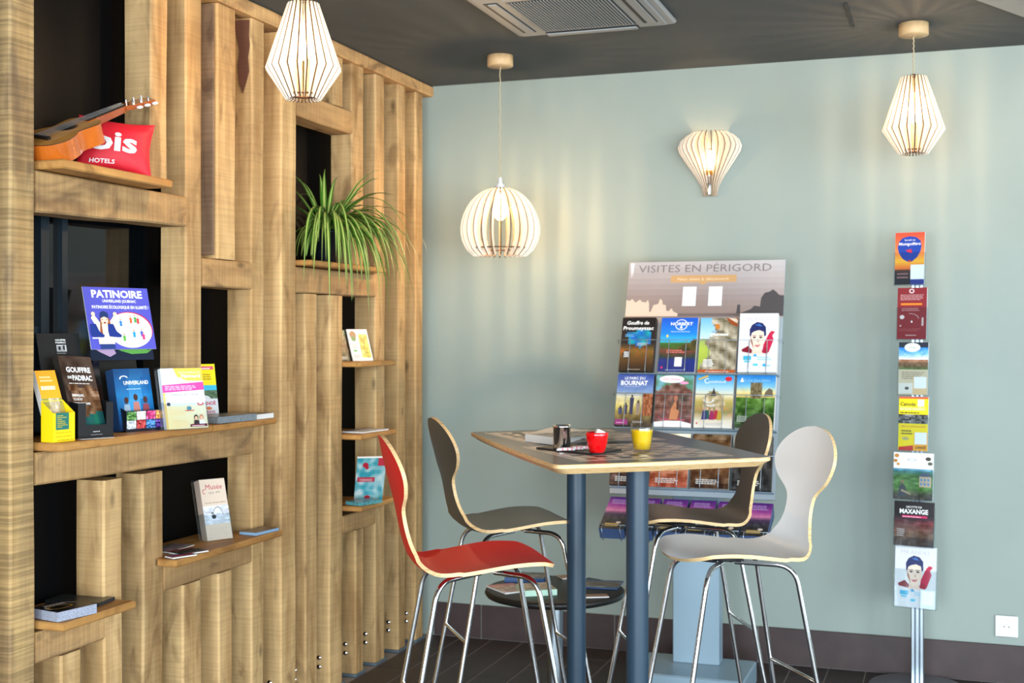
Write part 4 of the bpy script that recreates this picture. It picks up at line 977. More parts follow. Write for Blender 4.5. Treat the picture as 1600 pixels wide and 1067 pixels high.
# ------------------------------------------------------------------ low round table with magazines
c = ld(.160, 4.70); rt = root('round_side_table', 'low round black table with magazines in front of the back wall', 'table', (c.x, c.y, 0)); ZR = .45
MB().lathe([(.001, ZR-.030), (.235, ZR-.030), (.255, ZR-.024), (.262, ZR-.013), (.258, ZR-.003), (.250, ZR), (.001, ZR)], (c.x, c.y, 0), 'blackgloss', 64, caps=False).build('table_top', rt)
MB().lathe([(.030, .018), (.030, ZR-.030)], (c.x, c.y, 0), 'alu', 28).build('pedestal', rt)
MB().lathe([(.001, 0), (.19, 0), (.195, .005), (.185, .012), (.04, .022), (.001, .022)], (c.x, c.y, 0), 'alu', 48, caps=False).build('base', rt)
def flat_sheet(name, label, cat, px, z, w, h, t, rz, draw, edge='paper', group=None):
    """a sheet or stack lying on a surface; (px) = picture place of its centre"""
    p = onZ(px[0], px[1], z) if not isinstance(px, V) else px
    a = YAW+rz; u = V((math.cos(a), math.sin(a), 0)); v = V((-u.y, u.x, 0))
    o = p-u*w/2-v*h/2; o.z = z+t+.0012
    return sheet(name, label, cat, o, u, v, w, h, t, draw, edge, group)
g_ = 'magazines on the round black table'
M['mint'] = mat('mint_paper_edges', (176, 210, 190), .5); M['bluecov'] = mat('blue_magazine_edges', (36, 74, 124), .4)
flat_sheet('magazine', 'pink and beige magazine at the left of the round black table', 'magazine', (795, 921), ZR, .11, .15, .006, .5, c_generic((190, 150, 150), (176, 160, 130), (196, 120, 120), seed=8), 'paper', g_)
flat_sheet('magazine_stack', 'mint-edged stack of booklets on the round black table', 'magazine', (838, 926), ZR, .12, .13, .022, .25, c_generic((150, 150, 120), (170, 150, 130), (196, 180, 160), seed=9), 'mint', g_)
flat_sheet('magazine', 'dark blue thick magazine at the back of the round table', 'magazine', (822, 907), ZR, .15, .12, .020, -.15, c_generic((90, 84, 80), (120, 110, 100), (80, 84, 90), seed=10), 'bluecov', g_)
flat_sheet('magazine', 'blue and brown landscape magazine at the right of the round table', 'magazine', (935, 914), ZR, .17, .15, .004, -.25, c_generic((60, 90, 130), (110, 90, 70), (50, 90, 140), seed=11), 'bluecov', g_)
flat_sheet('magazine', 'tan leaflet with white edge, nearest the front right of the round table', 'magazine', (922, 932.5), ZR, .13, .05, .004, .12, c_generic((170, 130, 100), (150, 110, 84), (120, 100, 90), seed=12), 'paper', g_)
flat_sheet('magazine', 'tan and orange leaflet behind, at the rear of the round table', 'magazine', (893, 902), ZR, .10, .07, .004, .3, c_generic((190, 140, 100), (150, 110, 84), (190, 160, 130), seed=13), 'paper', g_)

# ------------------------------------------------------------------ things on the shelves of the screen
Z2 = 1.1092
def counter_box(name, label, cat, blx, brx, X0, z0, phi, hf, hb, depth, mt, notch=None, draw=None, inside=None):
    """folded card dispenser: low front, sloping sides, tall back"""
    o, u, v, w, _ = stand_geo(blx, brx, blx, 600, X0, z0, phi); nh_ = V((math.cos(math.radians(phi)), math.sin(math.radians(phi)), 0))
    b = o+u*w/2; r = root(name, label, cat, (b.x, b.y, z0)); mx = frame(o, u, V((0, 0, 1))); t = .0016; m_ = mt
    f = MB()
    if notch:
        a0, a1, nz0 = notch; f.box((0, 0, -t), (w, nz0, 0), m_, mx); f.box((0, nz0, -t), (w*a0, hf, 0), m_, mx); f.box((w*a1, nz0, -t), (w, hf, 0), m_, mx)
    else: f.box((0, 0, -t), (w, hf, 0), m_, mx)
    fr_ = f.build('front_panel', r)
    for x in (0, w-t):
        s = MB(); s.add([mx @ V(q) for q in ((x, 0, -t), (x, 0, -depth), (x, hb, -depth), (x, hf, -t), (x+t, 0, -t), (x+t, 0, -depth), (x+t, hb, -depth), (x+t, hf, -t))], [[0, 1, 2, 3], [7, 6, 5, 4], [0, 3, 7, 4], [1, 5, 6, 2], [3, 2, 6, 7], [0, 4, 5, 1]], m_); s.build('side_panel', r)
    MB().box((t, 0, -depth), (w-t, hb, -depth+t), m_, mx).build('back_panel', r)
    MB().box((t, 0, -depth+t), (w-t, t, -t), m_, mx).build('bottom_panel', r)
    if draw: P = Print(w, hf); draw(P); P.build('front_print', fr_, mx)
    return r, o, u, w, mx
# yellow dispenser and its leaflets
def d_yel(P): P.text('Venez découvrir les', .12, .30, .74, (110, 84, 10), hgt=.05); P.text('Saveurs et plaisirs', .12, .17, .74, (110, 84, 10), hgt=.05); P.lines(.2, .05, .8, .09, 1, (120, 96, 20)); P.text('AA', .8, .05, .12, (30, 30, 20), hgt=.04); P.rect(.12, .42, .72, 1, (40, 110, 100)); P.lines(.18, .5, .66, .95, 7, (190, 170, 60), ragged=.6)
r, o, u, w, mx = counter_box('leaflet_dispenser', 'yellow card dispenser at the left end of the main shelf', 'dispenser', 83, 117, -2.262, Z2, -8, .078, .11, .045, 'cardyellow', None, d_yel)
def d_orange(P):
    P.photo(0, 0, 1, 1, lambda a, b: stops(b, [(0, (40, 100, 90)), (.2, (60, 110, 90)), (.24, (180, 150, 90)), (.6, (150, 150, 70)), (.62, (246, 170, 40)), (1, (240, 160, 40))]) if not (.2 < b < .6 and abs(a-.55) < .25+.1*nz(a, b, 6, 1)) else speck([206, 190, 160], a, b, 7, 60), 12, 20)
    P.lines(.15, .84, .85, .94, 2, (250, 214, 150)); P.lines(.1, .72, .9, .80, 1, (250, 236, 200), gap=.7)
o2 = o-mx.to_3x3() @ V((0, 0, .006))+u*.003; o2.z = Z2+.004
vv = V((0, 0, 1))-(mx.to_3x3() @ V((0, 0, 1)))*.36
sheet('leaflet_stack', 'orange and green leaflets standing in the yellow dispenser', 'leaflet', o2, u, vv, w-.006, .198, .018, d_orange)
# black dispenser, its tall back card and its brochures
def d_blk(P): P.text('GRATUIT', .42, .16, .2, WHT, hgt=.03); P.lines(.36, .08, .7, .11, 1, (150, 150, 150))
r, o, u, w, mx = counter_box('brochure_dispenser', 'black card dispenser beside the yellow one on the main shelf', 'dispenser', 122, 177, -2.277, Z2, -18, .098, .105, .085, 'cardblack', (.22, .80, .036), d_blk)
M3 = mx.to_3x3(); nn = M3 @ V((0, 0, 1))
bc = MB().box((-.018, 0, -.0035), (.118, .300, -.002), 'cardblack', frame(o-nn*.085-u*.012, u, V((0, 0, 1))-nn*.24)).build('back_card', r)
P = Print(.136, .300); P.text('GOUFFRE', .42, .925, .24, WHT, hgt=.016, bold=.02); P.text('PADIRAC', .42, .90, .24, WHT, hgt=.016, bold=.02); P.rect(.43, .82, .66, .885, (190, 190, 190)); P.lines(.44, .825, .65, .88, 4, (16, 17, 18), gap=.4); P.rect(.47, .835, .52, .87, (16, 17, 18)); P.rect(.58, .835, .62, .88, (16, 17, 18)); P.lines(.42, .80, .66, .81, 1, (170, 170, 170))
P.build('card_print', bc, frame(o-nn*.085-u*.030+nn*-.0018, u, V((0, 0, 1))-nn*.24))
def d_brown(P):
    P.photo(0, 0, 1, 1, lambda a, b: ([30, 90+30*nz(a, b, 6, 2), 84] if b < .18+.16*a else speck([110, 76, 50], a, b, 7, 80, 5) if b < .60+.1*nz(a, b, 3) and a > .25-.2*b else speck([64, 46, 36], a, b, 6, 30, 3)), 18, 28)
    P.text('GOUFFRE', .16, .80, .74, WHT, hgt=.062, bold=.03); P.text('DE', .16, .72, .12, WHT, hgt=.03, bold=.03); P.text('PADIRAC', .30, .70, .60, WHT, hgt=.062, bold=.03); P.lines(.16, .655, .9, .675, 1, (220, 210, 200))
    P.text('EMBARQUEZ,', .17, .50, .36, WHT, hgt=.026, bold=.02); P.text('ICI SE VIT', .2, .45, .26, WHT, hgt=.026, bold=.02); P.text("L'EXTRAORDINAIRE", .17, .40, .5, WHT, hgt=.026, bold=.02)
v_ = V((0, 0, 1))-nn*.30
sheet('brochure_stack', 'brown cave brochures with a white title in the black dispenser', 'brochure', o-nn*.016+u*.004+V((0, 0, .004)), (u-V((0, 0, 1))*.06), v_-u*.06, w-.008, .236, .026, d_brown, 'paperdark')
# univerland dispenser
def d_pics(P):
    rs = random.Random(5); P.rect(0, 0, 1, 1, (24, 28, 44))
    cols = [(210, 214, 220), (180, 60, 60), (60, 120, 180), (90, 50, 140), (90, 140, 70), (230, 220, 210), (190, 50, 110), (220, 140, 60)]
    for i in range(4):
        for j in range(2):
            c_ = cols[(i+j*4) % 8]; P.photo(.02+i*.245, .14+j*.42, .25+i*.245, .54+j*.42, (lambda cc, s: (lambda a, b: speck(list(cc), a, b, 5, 120, s)))(c_, i+4*j+2), 6, 6)
r, o, u, w, mx = counter_box('brochure_dispenser', 'dark dispenser with small photos on its front, under the violet poster', 'dispenser', 197, 258, -2.295, Z2, -15, .062, .09, .075, 'cardblack', None, d_pics)
M3 = mx.to_3x3(); nn = M3 @ V((0, 0, 1)); lean = V((0, 0, 1))-nn*.20
bc = MB().box((-.004, 0, -.003), (w-.012, .225, -.0015), 'cardblack', frame(o-nn*.077, u, lean)).build('back_card', r)
def d_uni(P):
    P.photo(0, 0, 1, 1, lambda a, b: stops(b+.08*nz(a, b, 5), [(0, (10, 30, 70)), (.3, (20, 90, 150)), (.55, (30, 120, 180)), (.75, (24, 90, 150)), (1, (16, 70, 120))]) if abs(a-.5-.2*(b-.5)) > .18 else stops(b, [(0, (60, 150, 200)), (.5, (60, 150, 210)), (1, (20, 80, 130))]), 14, 22)
    for x, h_, c_ in ((.26, .30, (150, 170, 190)), (.52, .36, (190, 120, 110)), (.78, .30, (140, 60, 70))): P.poly([(x-.11, .22), (x+.11, .22), (x+.07, .24+h_*.6), (x-.07, .24+h_*.6)], c_); P.ell(x, .26+h_*.75, .06, .055, (70, 40, 36))
    P.arc(.26, .84, .12, .05, 20, 190, .3, WHT, 10); P.text('UNIVERLAND', .24, .74, .68, WHT, hgt=.06, bold=.02); P.lines(.3, .66, .8, .68, 1, (190, 220, 235))
sheet('brochure_stack', 'blue aquarium brochures standing below the violet poster', 'brochure', o-nn*.012-u*.010+V((0, 0, .004)), u, lean, w*.92, .185, .035, d_uni, 'bluecov')
# violet poster
o_, u_, v_, w_, h_ = stand_geo(143, 244.5, 128, 446, -2.345, 1.0, -20)
zb = CAMH-(546-HORY)/FPX*(onX(143, -2.345).x/ray(143)[0]); o_.z = zb
t0_ = onX(143, -2.345).x/ray(143)[0]; h_ = 101/FPX*t0_/.985
vt = V((0, 0, 1))-V((math.cos(math.radians(-20)), math.sin(math.radians(-20)), 0))*.27
def d_pat(P):
    VI = (84, 84, 184); P.rect(0, 0, 1, 1, VI)
    P.text('PATINOIRE', .12, .835, .78, WHT, hgt=.115, bold=.035); P.text('UNIVERLAND JOURNAC', .27, .755, .52, WHT, hgt=.045, bold=.015); P.text('PATINOIRE ÉCOLOGIQUE EN ILLIMITÉ !', .10, .655, .87, WHT, hgt=.048, bold=.02)
    P.ell(.64, .32, .345, .285, (206, 22, 50), 36); P.ell(.63, .305, .34, .285, (244, 246, 250), 36)
    for x, y, c_ in ((.5, .42, (40, 120, 200)), (.66, .47, (220, 90, 40)), (.73, .48, (60, 160, 80)), (.77, .46, (220, 60, 60)), (.52, .18, (90, 170, 60)), (.68, .24, (30, 150, 200)), (.80, .25, (40, 90, 200)), (.82, .2, (230, 60, 120))): P.poly([(x-.02, y-.05), (x+.02, y-.05), (x+.015, y+.04), (x-.015, y+.04)], c_); P.ell(x, y+.06, .013, .015, (210, 150, 110)); P.rect(x-.035, y+.01, x+.035, y+.02, c_)
    P.poly([(.14, .0), (.36, .0), (.35, .10), (.14, .10)], (40, 60, 120)); P.poly([(.12, .08), (.36, .08), (.40, .36), (.44, .50), (.40, .54), (.32, .42), (.18, .42), (.10, .56), (.05, .50), (.12, .34)], (226, 212, 196))
    P.poly([(.15, .2), (.19, .5), (.25, .55), (.32, .5), (.37, .2), (.31, .26), (.29, .4), (.20, .4), (.20, .24)], (150, 84, 46)); P.ell(.25, .46, .055, .075, (236, 198, 176)); P.poly([(.19, .49), (.20, .58), (.25, .61), (.31, .58), (.315, .49), (.25, .52)], (30, 54, 100)); P.ell(.25, .42, .018, .014, (150, 40, 50))
    for x in (.22, .285): P.ell(x-.002, .47, .008, .008, (60, 40, 40))
    for x in (.09, .42): P.ell(x, .56, .03, .035, (236, 198, 176))
    for x in (.03, .29): P.poly([(x, .20), (x+.17, .18), (x+.19, .22), (x+.12, .28), (x+.08, .40), (x, .40), (x-.01, .28)], (30, 52, 130)); P.rect(x, .165, x+.19, .185, WHT)
sheet('poster', 'violet skating poster with a girl in a blue hat, above the aquarium brochures', 'poster', o_, u_, vt, w_, h_, .003, d_pat, 'paper')
# fish picture card under the poster
fz = zb-.055
def d_fish(P):
    P.rect(0, 0, 1, 1, (20, 30, 50)); P.poly([(.45, .6), (.6, .85), (.85, .9), (.98, .6), (.9, .4), (.65, .35)], (90, 150, 70)); P.ell(.93, .6, .012, .04, (20, 20, 20)); P.poly([(.0, .9), (.2, .8), (.35, .95), (.4, .4), (.3, .2), (.15, .5)], (170, 140, 170))
sheet('picture_card', 'dark card with a green fish, just beneath the violet poster', 'card', o_+V((0, 0, -.030))-vt*.0-u_.cross(vt).normalized()*.008+u_*.004, u_, vt, w_*.97, .05, .002, d_fish, 'cardblack')
# white holder leaflet "delices"
def d_del(P):
    P.rect(0, 0, 1, 1, (240, 240, 240)); P.photo(0, 0, 1, .38, lambda a, b: lerp([248, 222, 160], [250, 240, 214], a*.6+b*.4), 6, 6); P.rect(0, .0, .05, .6, (240, 196, 110))
    P.poly([(.30, 1), (1, 1), (1, .78), (.6, .79), (.38, .86)], (246, 196, 84)); P.text('Gourmandises du', .42, .915, .52, (252, 236, 190), hgt=.035, bold=.02); P.text('Périgord', .48, .84, .46, (255, 248, 226), hgt=.055, bold=.03)
    P.poly([(0, .725), (1, .765), (1, .63), (0, .60)], (226, 74, 156)); P.lines(.06, .64, .9, .72, 3, (250, 190, 222), gap=.55); P.text('Délices de Turnac', .2, .545, .66, (120, 110, 110), hgt=.04); P.lines(.15, .42, .85, .53, 4, (214, 214, 214), gap=.2)
    P.ell(.10, .41, .045, .03, (50, 50, 70)); P.ell(.87, .40, .08, .03, (210, 70, 80)); P.ell(.87, .41, .05, .02, (240, 240, 240)); P.ell(.58, .33, .06, .035, (90, 140, 150)); P.rect(.48, .285, .70, .30, (210, 70, 40)); P.lines(.1, .22, .5, .34, 4, (236, 206, 150), gap=.3); P.lines(.15, .04, .55, .16, 5, (226, 196, 140), gap=.3)
    for x, c_ in ((.72, (40, 30, 34)), (.85, (170, 120, 90))): P.ell(x, .17, .05, .05, c_); P.ell(x, .155, .035, .04, (216, 170, 140)); P.poly([(x-.07, .06), (x+.08, .06), (x+.05, .13), (x-.05, .13)], (40, 30, 36) if x < .8 else (206, 220, 236))
    P.rect(.56, .02, .97, .065, (90, 30, 44)); P.lines(.6, .03, .93, .055, 1, (236, 200, 210))
o, u, v, w, h = stand_geo(261, 325.5, 250, 576, -2.228, Z2+.002, -25)
sheet('leaflet_stack', 'white, yellow and pink leaflets with two small portraits, in a clear holder', 'leaflet', o, u, v, w, h, .016, d_del)
def holder(label, o, u, v, w, h, t):
    v = v.normalized(); n = u.cross(v).normalized(); b = o+u*w/2; r = root('clear_holder', label, 'holder', (b.x, b.y, b.z), group=None); mx = frame(o, u, v); e = .003
    MB().box((-e, -.0012, -t-e), (w+e, -.0004, .002), 'acrylic', mx).build('base_lip', r)
    MB().box((-e, 0, .0015), (w+e, h*.42, .0024), 'acrylic', mx).build('front_plate', r)
    MB().box((-e-.006, 0, -t-e), (w+e+.002, h*1.03, -t-e+.0015), 'acrylic', mx).build('back_plate', r)
    for x in (-e, w+e-.001): MB().box((x, 0, -t-e), (x+.001, h*.45, .0015), 'acrylic', mx).build('side_plate', r)
    return r
holder('clear plastic holder around the white and pink leaflets', o, u, v, w, h, .017)
# canoe leaflet behind the post
def d_can(P):
    P.rect(0, 0, 1, 1, (250, 230, 20)); P.rect(.05, .90, .92, .96, (226, 90, 120)); P.lines(.1, .91, .88, .95, 1, WHT); P.lines(.1, .72, .85, .84, 3, (170, 120, 20)); P.rect(0, .52, 1, .62, (60, 190, 226)); P.photo(0, .36, 1, .53, lambda a, b: speck([84, 110, 80], a, b, 6, 50), 8, 5); P.rect(0, 0, 1, .38, (214, 218, 222)); P.ell(.35, .36, .3, .08, (220, 222, 226)); P.text('CANOË', .12, .27, .76, (190, 50, 90), hgt=.06, bold=.03); P.ell(.5, .21, .16, .03, (200, 110, 60)); P.text('EVENTS', .15, .12, .66, (176, 60, 90), hgt=.045, bold=.03); P.poly([(.1, .02), (.9, .02), (.85, .09), (.1, .09)], (220, 40, 60))
o, u, v, w, h = stand_geo(313, 343, 305, 569, -2.375, Z2, -36)
sheet('leaflet_stack', 'yellow canoe leaflets on the main shelf, right of the tall post', 'leaflet', o, u, v, w, h, .010, d_can)
# magazine piles at the right end of the main shelf
ys_ = Z2-.002
M['greyedge'] = mat('grey_magazine_edges', (120, 128, 134), .45, grain=.35, gscale=260); M['tealedge'] = mat('teal_magazine_edges', (84, 150, 156), .45, grain=.4, gscale=120)
def pile(name, label, cat, x, y, z, w, h, t, ang, draw, edge, group=None):
    a = math.radians(ang); u = V((math.cos(a), math.sin(a), 0)); v = V((-u.y, u.x, 0)); p = V((x, y, z+t+.0012))-u*w/2-v*h/2
    return sheet(name, label, cat, p, u, v, w, h, t, draw, edge, group)
gm = c_generic((90, 100, 104), (140, 140, 140), (60, 66, 70), seed=21)
pile('magazine_pile', 'grey and teal edged magazines lying right of the canoe leaflets', 'magazine', -2.292, 3.635, ys_, .205, .125, .022, 84, gm, 'greyedge')
pile('magazine_pile', 'thin pile of pale magazines at the right end of the main shelf', 'magazine', -2.262, 3.802, ys_, .105, .070, .017, 88, c_generic((60, 50, 40), (90, 80, 70), (40, 36, 36), seed=22), 'paper')
pile('flat_leaflets', 'teal glossy leaflets lying flat beneath the photo-fronted dispenser', 'leaflet', -2.235, 3.012, 1.0, .0, .0, .0, 60, gm, 'paper') if 0 else None
pile('flat_leaflets', 'pale leaflets lying flat at the front edge of the main shelf', 'leaflet', -2.233, 2.905, Z2, .10, .018, .0012, 66, c_generic((200, 200, 206), (190, 194, 200), (214, 214, 220), seed=23), 'paper')
# middle shelf
Z3 = .7122
def d_mus(P):
    P.rect(0, 0, 1, 1, (226, 204, 184)); P.text('Musée', .2, .83, .66, (190, 60, 74), hgt=.085, slant=.1); P.text('RUE DES', .32, .76, .2, (70, 60, 60), hgt=.025); P.text('ARTS', .58, .765, .18, (70, 60, 60), hgt=.025); P.arc(.14, .80, .07, .04, 60, 300, .3, (190, 60, 74)); P.text('Ses rues, ses vieux métiers', .1, .60, .82, (130, 110, 60), hgt=.028, slant=.2)
    P.photo(0, .26, 1, .56, lambda a, b: speck([214, 216, 224], a, b, 5, 46, 7), 14, 10); P.arc(.56, .40, .2, .14, 0, 150, .10, (120, 110, 110)); P.ell(.38, .38, .09, .035, (50, 52, 60)); P.ell(.34, .44, .06, .02, (120, 124, 130)); P.lines(.1, .04, .9, .22, 5, (206, 184, 170), gap=.2)
M['pinkedge'] = mat('pale_pink_paper_edges', (222, 196, 176), .6)
o, u, v, w, h = stand_geo(324.5, 364, 310.5, 750, -2.325, Z3+.002, -28)
sheet('leaflet_stack', 'thick stack of pale pink museum leaflets standing on the middle shelf', 'leaflet', o, u, v, w, h, .036, d_mus, 'pinkedge')
holder('clear plastic holder around the pale pink museum leaflets', o, u, v, w, h, .037)
g_ = 'leaflets lying on the middle shelf'
pile('flat_leaflets', 'green and pink leaflets lying at the left end of the middle shelf', 'leaflet', -2.272, 3.40, Z3, .10, .085, .004, 70, c_generic((110, 40, 80), (40, 70, 40), (170, 60, 90), seed=31), 'paper', g_)
pile('flat_leaflets', 'pink and yellow leaflets at the front left of the middle shelf', 'leaflet', -2.247, 3.33, Z3, .085, .045, .004, 66, c_generic((120, 130, 60), (190, 60, 120), (60, 120, 150), seed=32), 'paper', g_)
pile('flat_leaflets', 'grey and mauve leaflets lying at the back of the middle shelf', 'leaflet', -2.36, 3.44, Z3, .15, .08, .003, 92, c_generic((120, 124, 110), (150, 130, 150), (110, 120, 110), seed=33), 'paper', g_)
pile('booklet_pile', 'blue-edged booklets at the right end of the middle shelf', 'booklet', -2.262, 3.82, Z3, .13, .07, .010, 84, c_generic((80, 70, 66), (110, 90, 80), (70, 70, 80), seed=34), mat('blue_booklet_edges', (134, 164, 194), .4))
# lower shelf
Z4 = .6322
M['stripeedge'] = mat('striped_booklet_edges', (150, 154, 170), .5, grain=.4, gscale=400)
def d_dark(P): P.photo(0, 0, 1, 1, lambda a, b: speck([26, 26, 30], a, b, 8, 40, 2), 8, 8); P.arc(.4, .5, .3, .2, 0, 360, .12, (200, 150, 40), 20); P.arc(.5, .5, .42, .36, 20, 200, .06, (200, 200, 205), 20); P.lines(.2, .7, .8, .9, 3, (190, 190, 196))
pile('booklet_pile', 'pile of black and white booklets on the lowest left shelf', 'booklet', -2.285, 2.835, Z4, .13, .11, .026, 78, d_dark, 'stripeedge')
M['darkfilm'] = mat('dark_glossy_sleeves', (44, 48, 50), .12)
pile('plastic_sleeves', 'dark glossy sleeves lying at the back of the lowest left shelf', 'sleeve', -2.355, 2.992, Z4, .17, .085, .010, 6, lambda P: P.rect(0, 0, 1, 1, (50, 54, 56)), 'darkfilm')
# right-hand niches
def d_wht(P):
    P.rect(0, 0, 1, 1, (232, 232, 234)); P.ell(.25, .82, .16, .13, (120, 80, 50)); P.ell(.25, .70, .12, .08, (60, 120, 60)); P.photo(.5, .1, .95, .85, lambda a, b: speck([206, 190, 90], a, b, 4, 90, 3), 8, 12); P.lines(.08, .42, .45, .55, 3, (150, 150, 150)); P.ell(.22, .32, .1, .03, (60, 170, 80)); P.lines(.08, .1, .45, .22, 3, (170, 170, 170))
o, u, v, w, h = stand_geo(552, 583.5, 541, 514.5, -2.34, 1.2865, -32)
sheet('leaflet_stack', 'white leaflets leaning on the upper small shelf beside the plant', 'leaflet', o, u, v, w, h, .006, d_wht)
sheet('leaflet_stack', 'dark-fronted leaflets behind the white ones on the upper small shelf', 'leaflet', o-u*.055-(u.cross(v).normalized())*.010, u, v, .052, h, .006, c_generic((60, 70, 50), (110, 84, 60), (90, 110, 80), seed=41))
pile('flat_leaflets', 'white and blue leaflets lying on the middle small shelf', 'leaflet', -2.285, 4.70, .996, .20, .10, .006, 84, c_generic((210, 214, 220), (190, 200, 214), (60, 80, 130), seed=42), 'paper')
def d_teal(P):
    P.photo(0, 0, 1, 1, lambda a, b: lerp([60, 170, 186], [226, 240, 240], .5+1.1*nz(a, b, 5, 3)), 16, 22); P.rect(.72, .82, 1, 1, (216, 60, 80)); P.ell(.3, .84, .1, .06, (206, 40, 60)); P.ell(.36, .78, .06, .04, (206, 40, 60)); P.rect(.05, .45, .66, .56, (214, 56, 76)); P.text('TERRES', .12, .47, .46, (244, 190, 196), hgt=.05, bold=.03); P.ell(.45, .08, .1, .05, (206, 40, 60))
o, u, v, w, h = stand_geo(553, 597, 558.5, 716, -2.335, .7105, -60)
sheet('booklet', 'teal and white patterned booklet with red marks, upright on the low small shelf', 'booklet', o, u, v, w, h, .008, d_teal)
pile('booklet', 'teal booklet lying flat on the low small shelf', 'booklet', -2.255, 4.625, .710, .13, .08, .013, 72, c_generic((90, 150, 160), (110, 120, 124), (100, 150, 160), seed=43), 'tealedge')

# ------------------------------------------------------------------ spider plant
pc = V((-2.315, 4.41, 1.6745))
pl = root('spider_plant', 'spider plant with long arching striped leaves in the upper niche', 'plant', tuple(pc))
MB().lathe([(.001, .0), (.040, .0), (.056, .115), (.060, .117), (.060, .128), (.055, .128), (.052, .112), (.038, .006), (.001, .006)], pc, 'pot', 28, caps=False).build('pot', pl)
MB().lathe([(.001, .108), (.051, .108), (.051, .110), (.03, .118), (.001, .120)], pc, 'soil', 20, caps=False).build('soil', pl)
rs = random.Random(11)
for i in range(104):
    az = math.radians(rs.gauss(-20, 55)); L = rs.uniform(.34, .60)
    if math.cos(az) < .1: L *= .55
    up = rs.uniform(.5, 1.5) if i % 5 else rs.uniform(1.4, 2.4); wd_ = rs.uniform(.0055, .0095)
    p = pc+V((.02*math.cos(az), .02*math.sin(az), .118)); d = V((math.cos(az), math.sin(az), up)).normalized()
    n = 12; pts = []; g = rs.uniform(2.6, 4.6) if i % 5 else rs.uniform(.9, 1.6)
    if i % 5 == 0: L = rs.uniform(.24, .38)
    tw = rs.uniform(-.15, .15)
    for k in range(n+1):
        pts.append((p.copy(), d.copy())); p = p+d*(L/n); d = (d+V((tw*.1*d.y, -tw*.1*d.x, -g/n*(1.0)))).normalized()
        if k > 5: d = (d+V((0, 0, -.10))).normalized()
        if p.x < -2.40: p.x = -2.40
        if p.x < -2.285: p.y = min(max(p.y, 4.17), 4.59)
        if p.x < -2.235 and p.z < 1.692: p.z = 1.692
    m = MB(); Pv = []
    for k, (q, d_) in enumerate(pts):
        s = V((-d_.y, d_.x, 0)); s = s.normalized() if s.length > .01 else V((1, 0, 0)); nn_ = d_.cross(s)
        ww = .82*wd_*(.55+.9*math.sin(PI*min(1, k/n*1.15+.1))**.7 if k < n else .05)*(1-(k/n)**4*.9)
        for c_, lift in ((-1, .35), (-.38, .05), (.38, .05), (1, .35)): Pv.append(q+s*ww*c_-nn_*ww*lift*-1*-1)
    Fm, Fe = [], []
    for k in range(n):
        a = k*4
        Fe += [[a, a+1, a+5, a+4], [a+2, a+3, a+7, a+6]]; Fm.append([a+1, a+2, a+6, a+5])
    b = len(m.v); m.add(Pv, Fe, 'leaf', True); k_ = m.mi('leafedge')
    for f in Fm: m.f.append(f); m.m.append(k_); m.sm.append(True)
    m.build('leaf', pl)

# ------------------------------------------------------------------ guitar
ZG = 1.8622
T = V((-2.345, 2.758, 1.905)); N = V((-2.268, 3.055, 2.050))
ax = (N-T).normalized(); camh = V((.60, -.80, 0)); nn = V((0, 0, 1))+camh*.26; nn = (nn-ax*nn.dot(ax)).normalized(); bb = nn.cross(ax).normalized()
BL = .235
def G(a, b, n): return T+ax*a+bb*b+nn*n
gt = root('small_guitar', 'small orange-brown guitar lying against the red cushion on the top shelf', 'guitar', tuple(T))
half = curve([(0, .0), (.002, .030), (.02, .068), (.06, .086), (.105, .074), (.138, .055), (.170, .058), (.205, .060), (.228, .040), (.235, .012), (.235, 0)], 5)
ol = [(a, b) for a, b in half]+[(a, -b) for a, b in half[1:-1]][::-1]; n = len(ol); D = .056
b_ = MB(); f_ = [G(a, b, 0) for a, b in ol]; k_ = [G(a, b, -D) for a, b in ol]
b_.add(f_+k_, [[i, (i+1) % n, n+(i+1) % n, n+i] for i in range(n)], 'guitarside', True); b_.add(k_, [list(range(n))[::-1]], 'guitarside'); body = b_.build('body', gt)
s_ = MB(); f2 = [G(a, b, .002) for a, b in ol]; s_.add(f2, [list(range(n))], 'guitartop'); s_.add(f_+f2, [[i, (i+1) % n, n+(i+1) % n, n+i] for i in range(n)], 'ebony'); s_.build('soundboard', body)
gm_ = frame(G(.145, 0, .0022), ax, bb) 
MB().lathe([(.001, 0), (.022, 0), (.022, .0006), (.001, .0006)], (0, 0, 0), 'ebony', 28, caps=False, mx=gm_ if gm_.to_3x3().col[2].dot(nn) > 0 else gm_).build('sound_hole', body)
MB().lathe([(.0235, 0), (.0235, .001), (.029, .001), (.029, 0)], (0, 0, 0), 'burnt', 28, caps=False, mx=gm_).build('rosette', body)
g3 = frame(G(0, 0, 0), ax, bb); sg_ = 1 if (ax.cross(bb)).dot(nn) > 0 else -1
def gbox(m, a0, a1, b0, b1, n0, n1, mt):
    P = [G(a, b, c) for c in (n0, n1) for a, b in ((a0, b0), (a1, b0), (a1, b1), (a0, b1))]
    F = [[3, 2, 1, 0], [4, 5, 6, 7], [0, 1, 5, 4], [1, 2, 6, 5], [2, 3, 7, 6], [3, 0, 4, 7]]
    return m.add(P, F if sg_ > 0 else [f[::-1] for f in F], mt)
gbox(MB(), .045, .056, -.034, .034, .002, .010, 'ebony').build('bridge', body)
m = MB(); P = []
for a, w_, dn_ in ((.205, .019, -.045), (.225, .019, -.040), (.245, .018, -.020), (.34, .015, -.016), (.352, .015, -.018)):
    P += [G(a, -w_, .004), G(a, w_, .004), G(a, w_*.7, dn_), G(a, -w_*.7, dn_)]
F = [[0, 1, 2, 3], [19, 18, 17, 16]]
for i in range(4):
    for k in range(4): j = (k+1) % 4; F.append([i*4+k, i*4+4+k, i*4+4+j, i*4+j])
m.add(P, F, 'guitarneck'); nk = m.build('neck', gt)
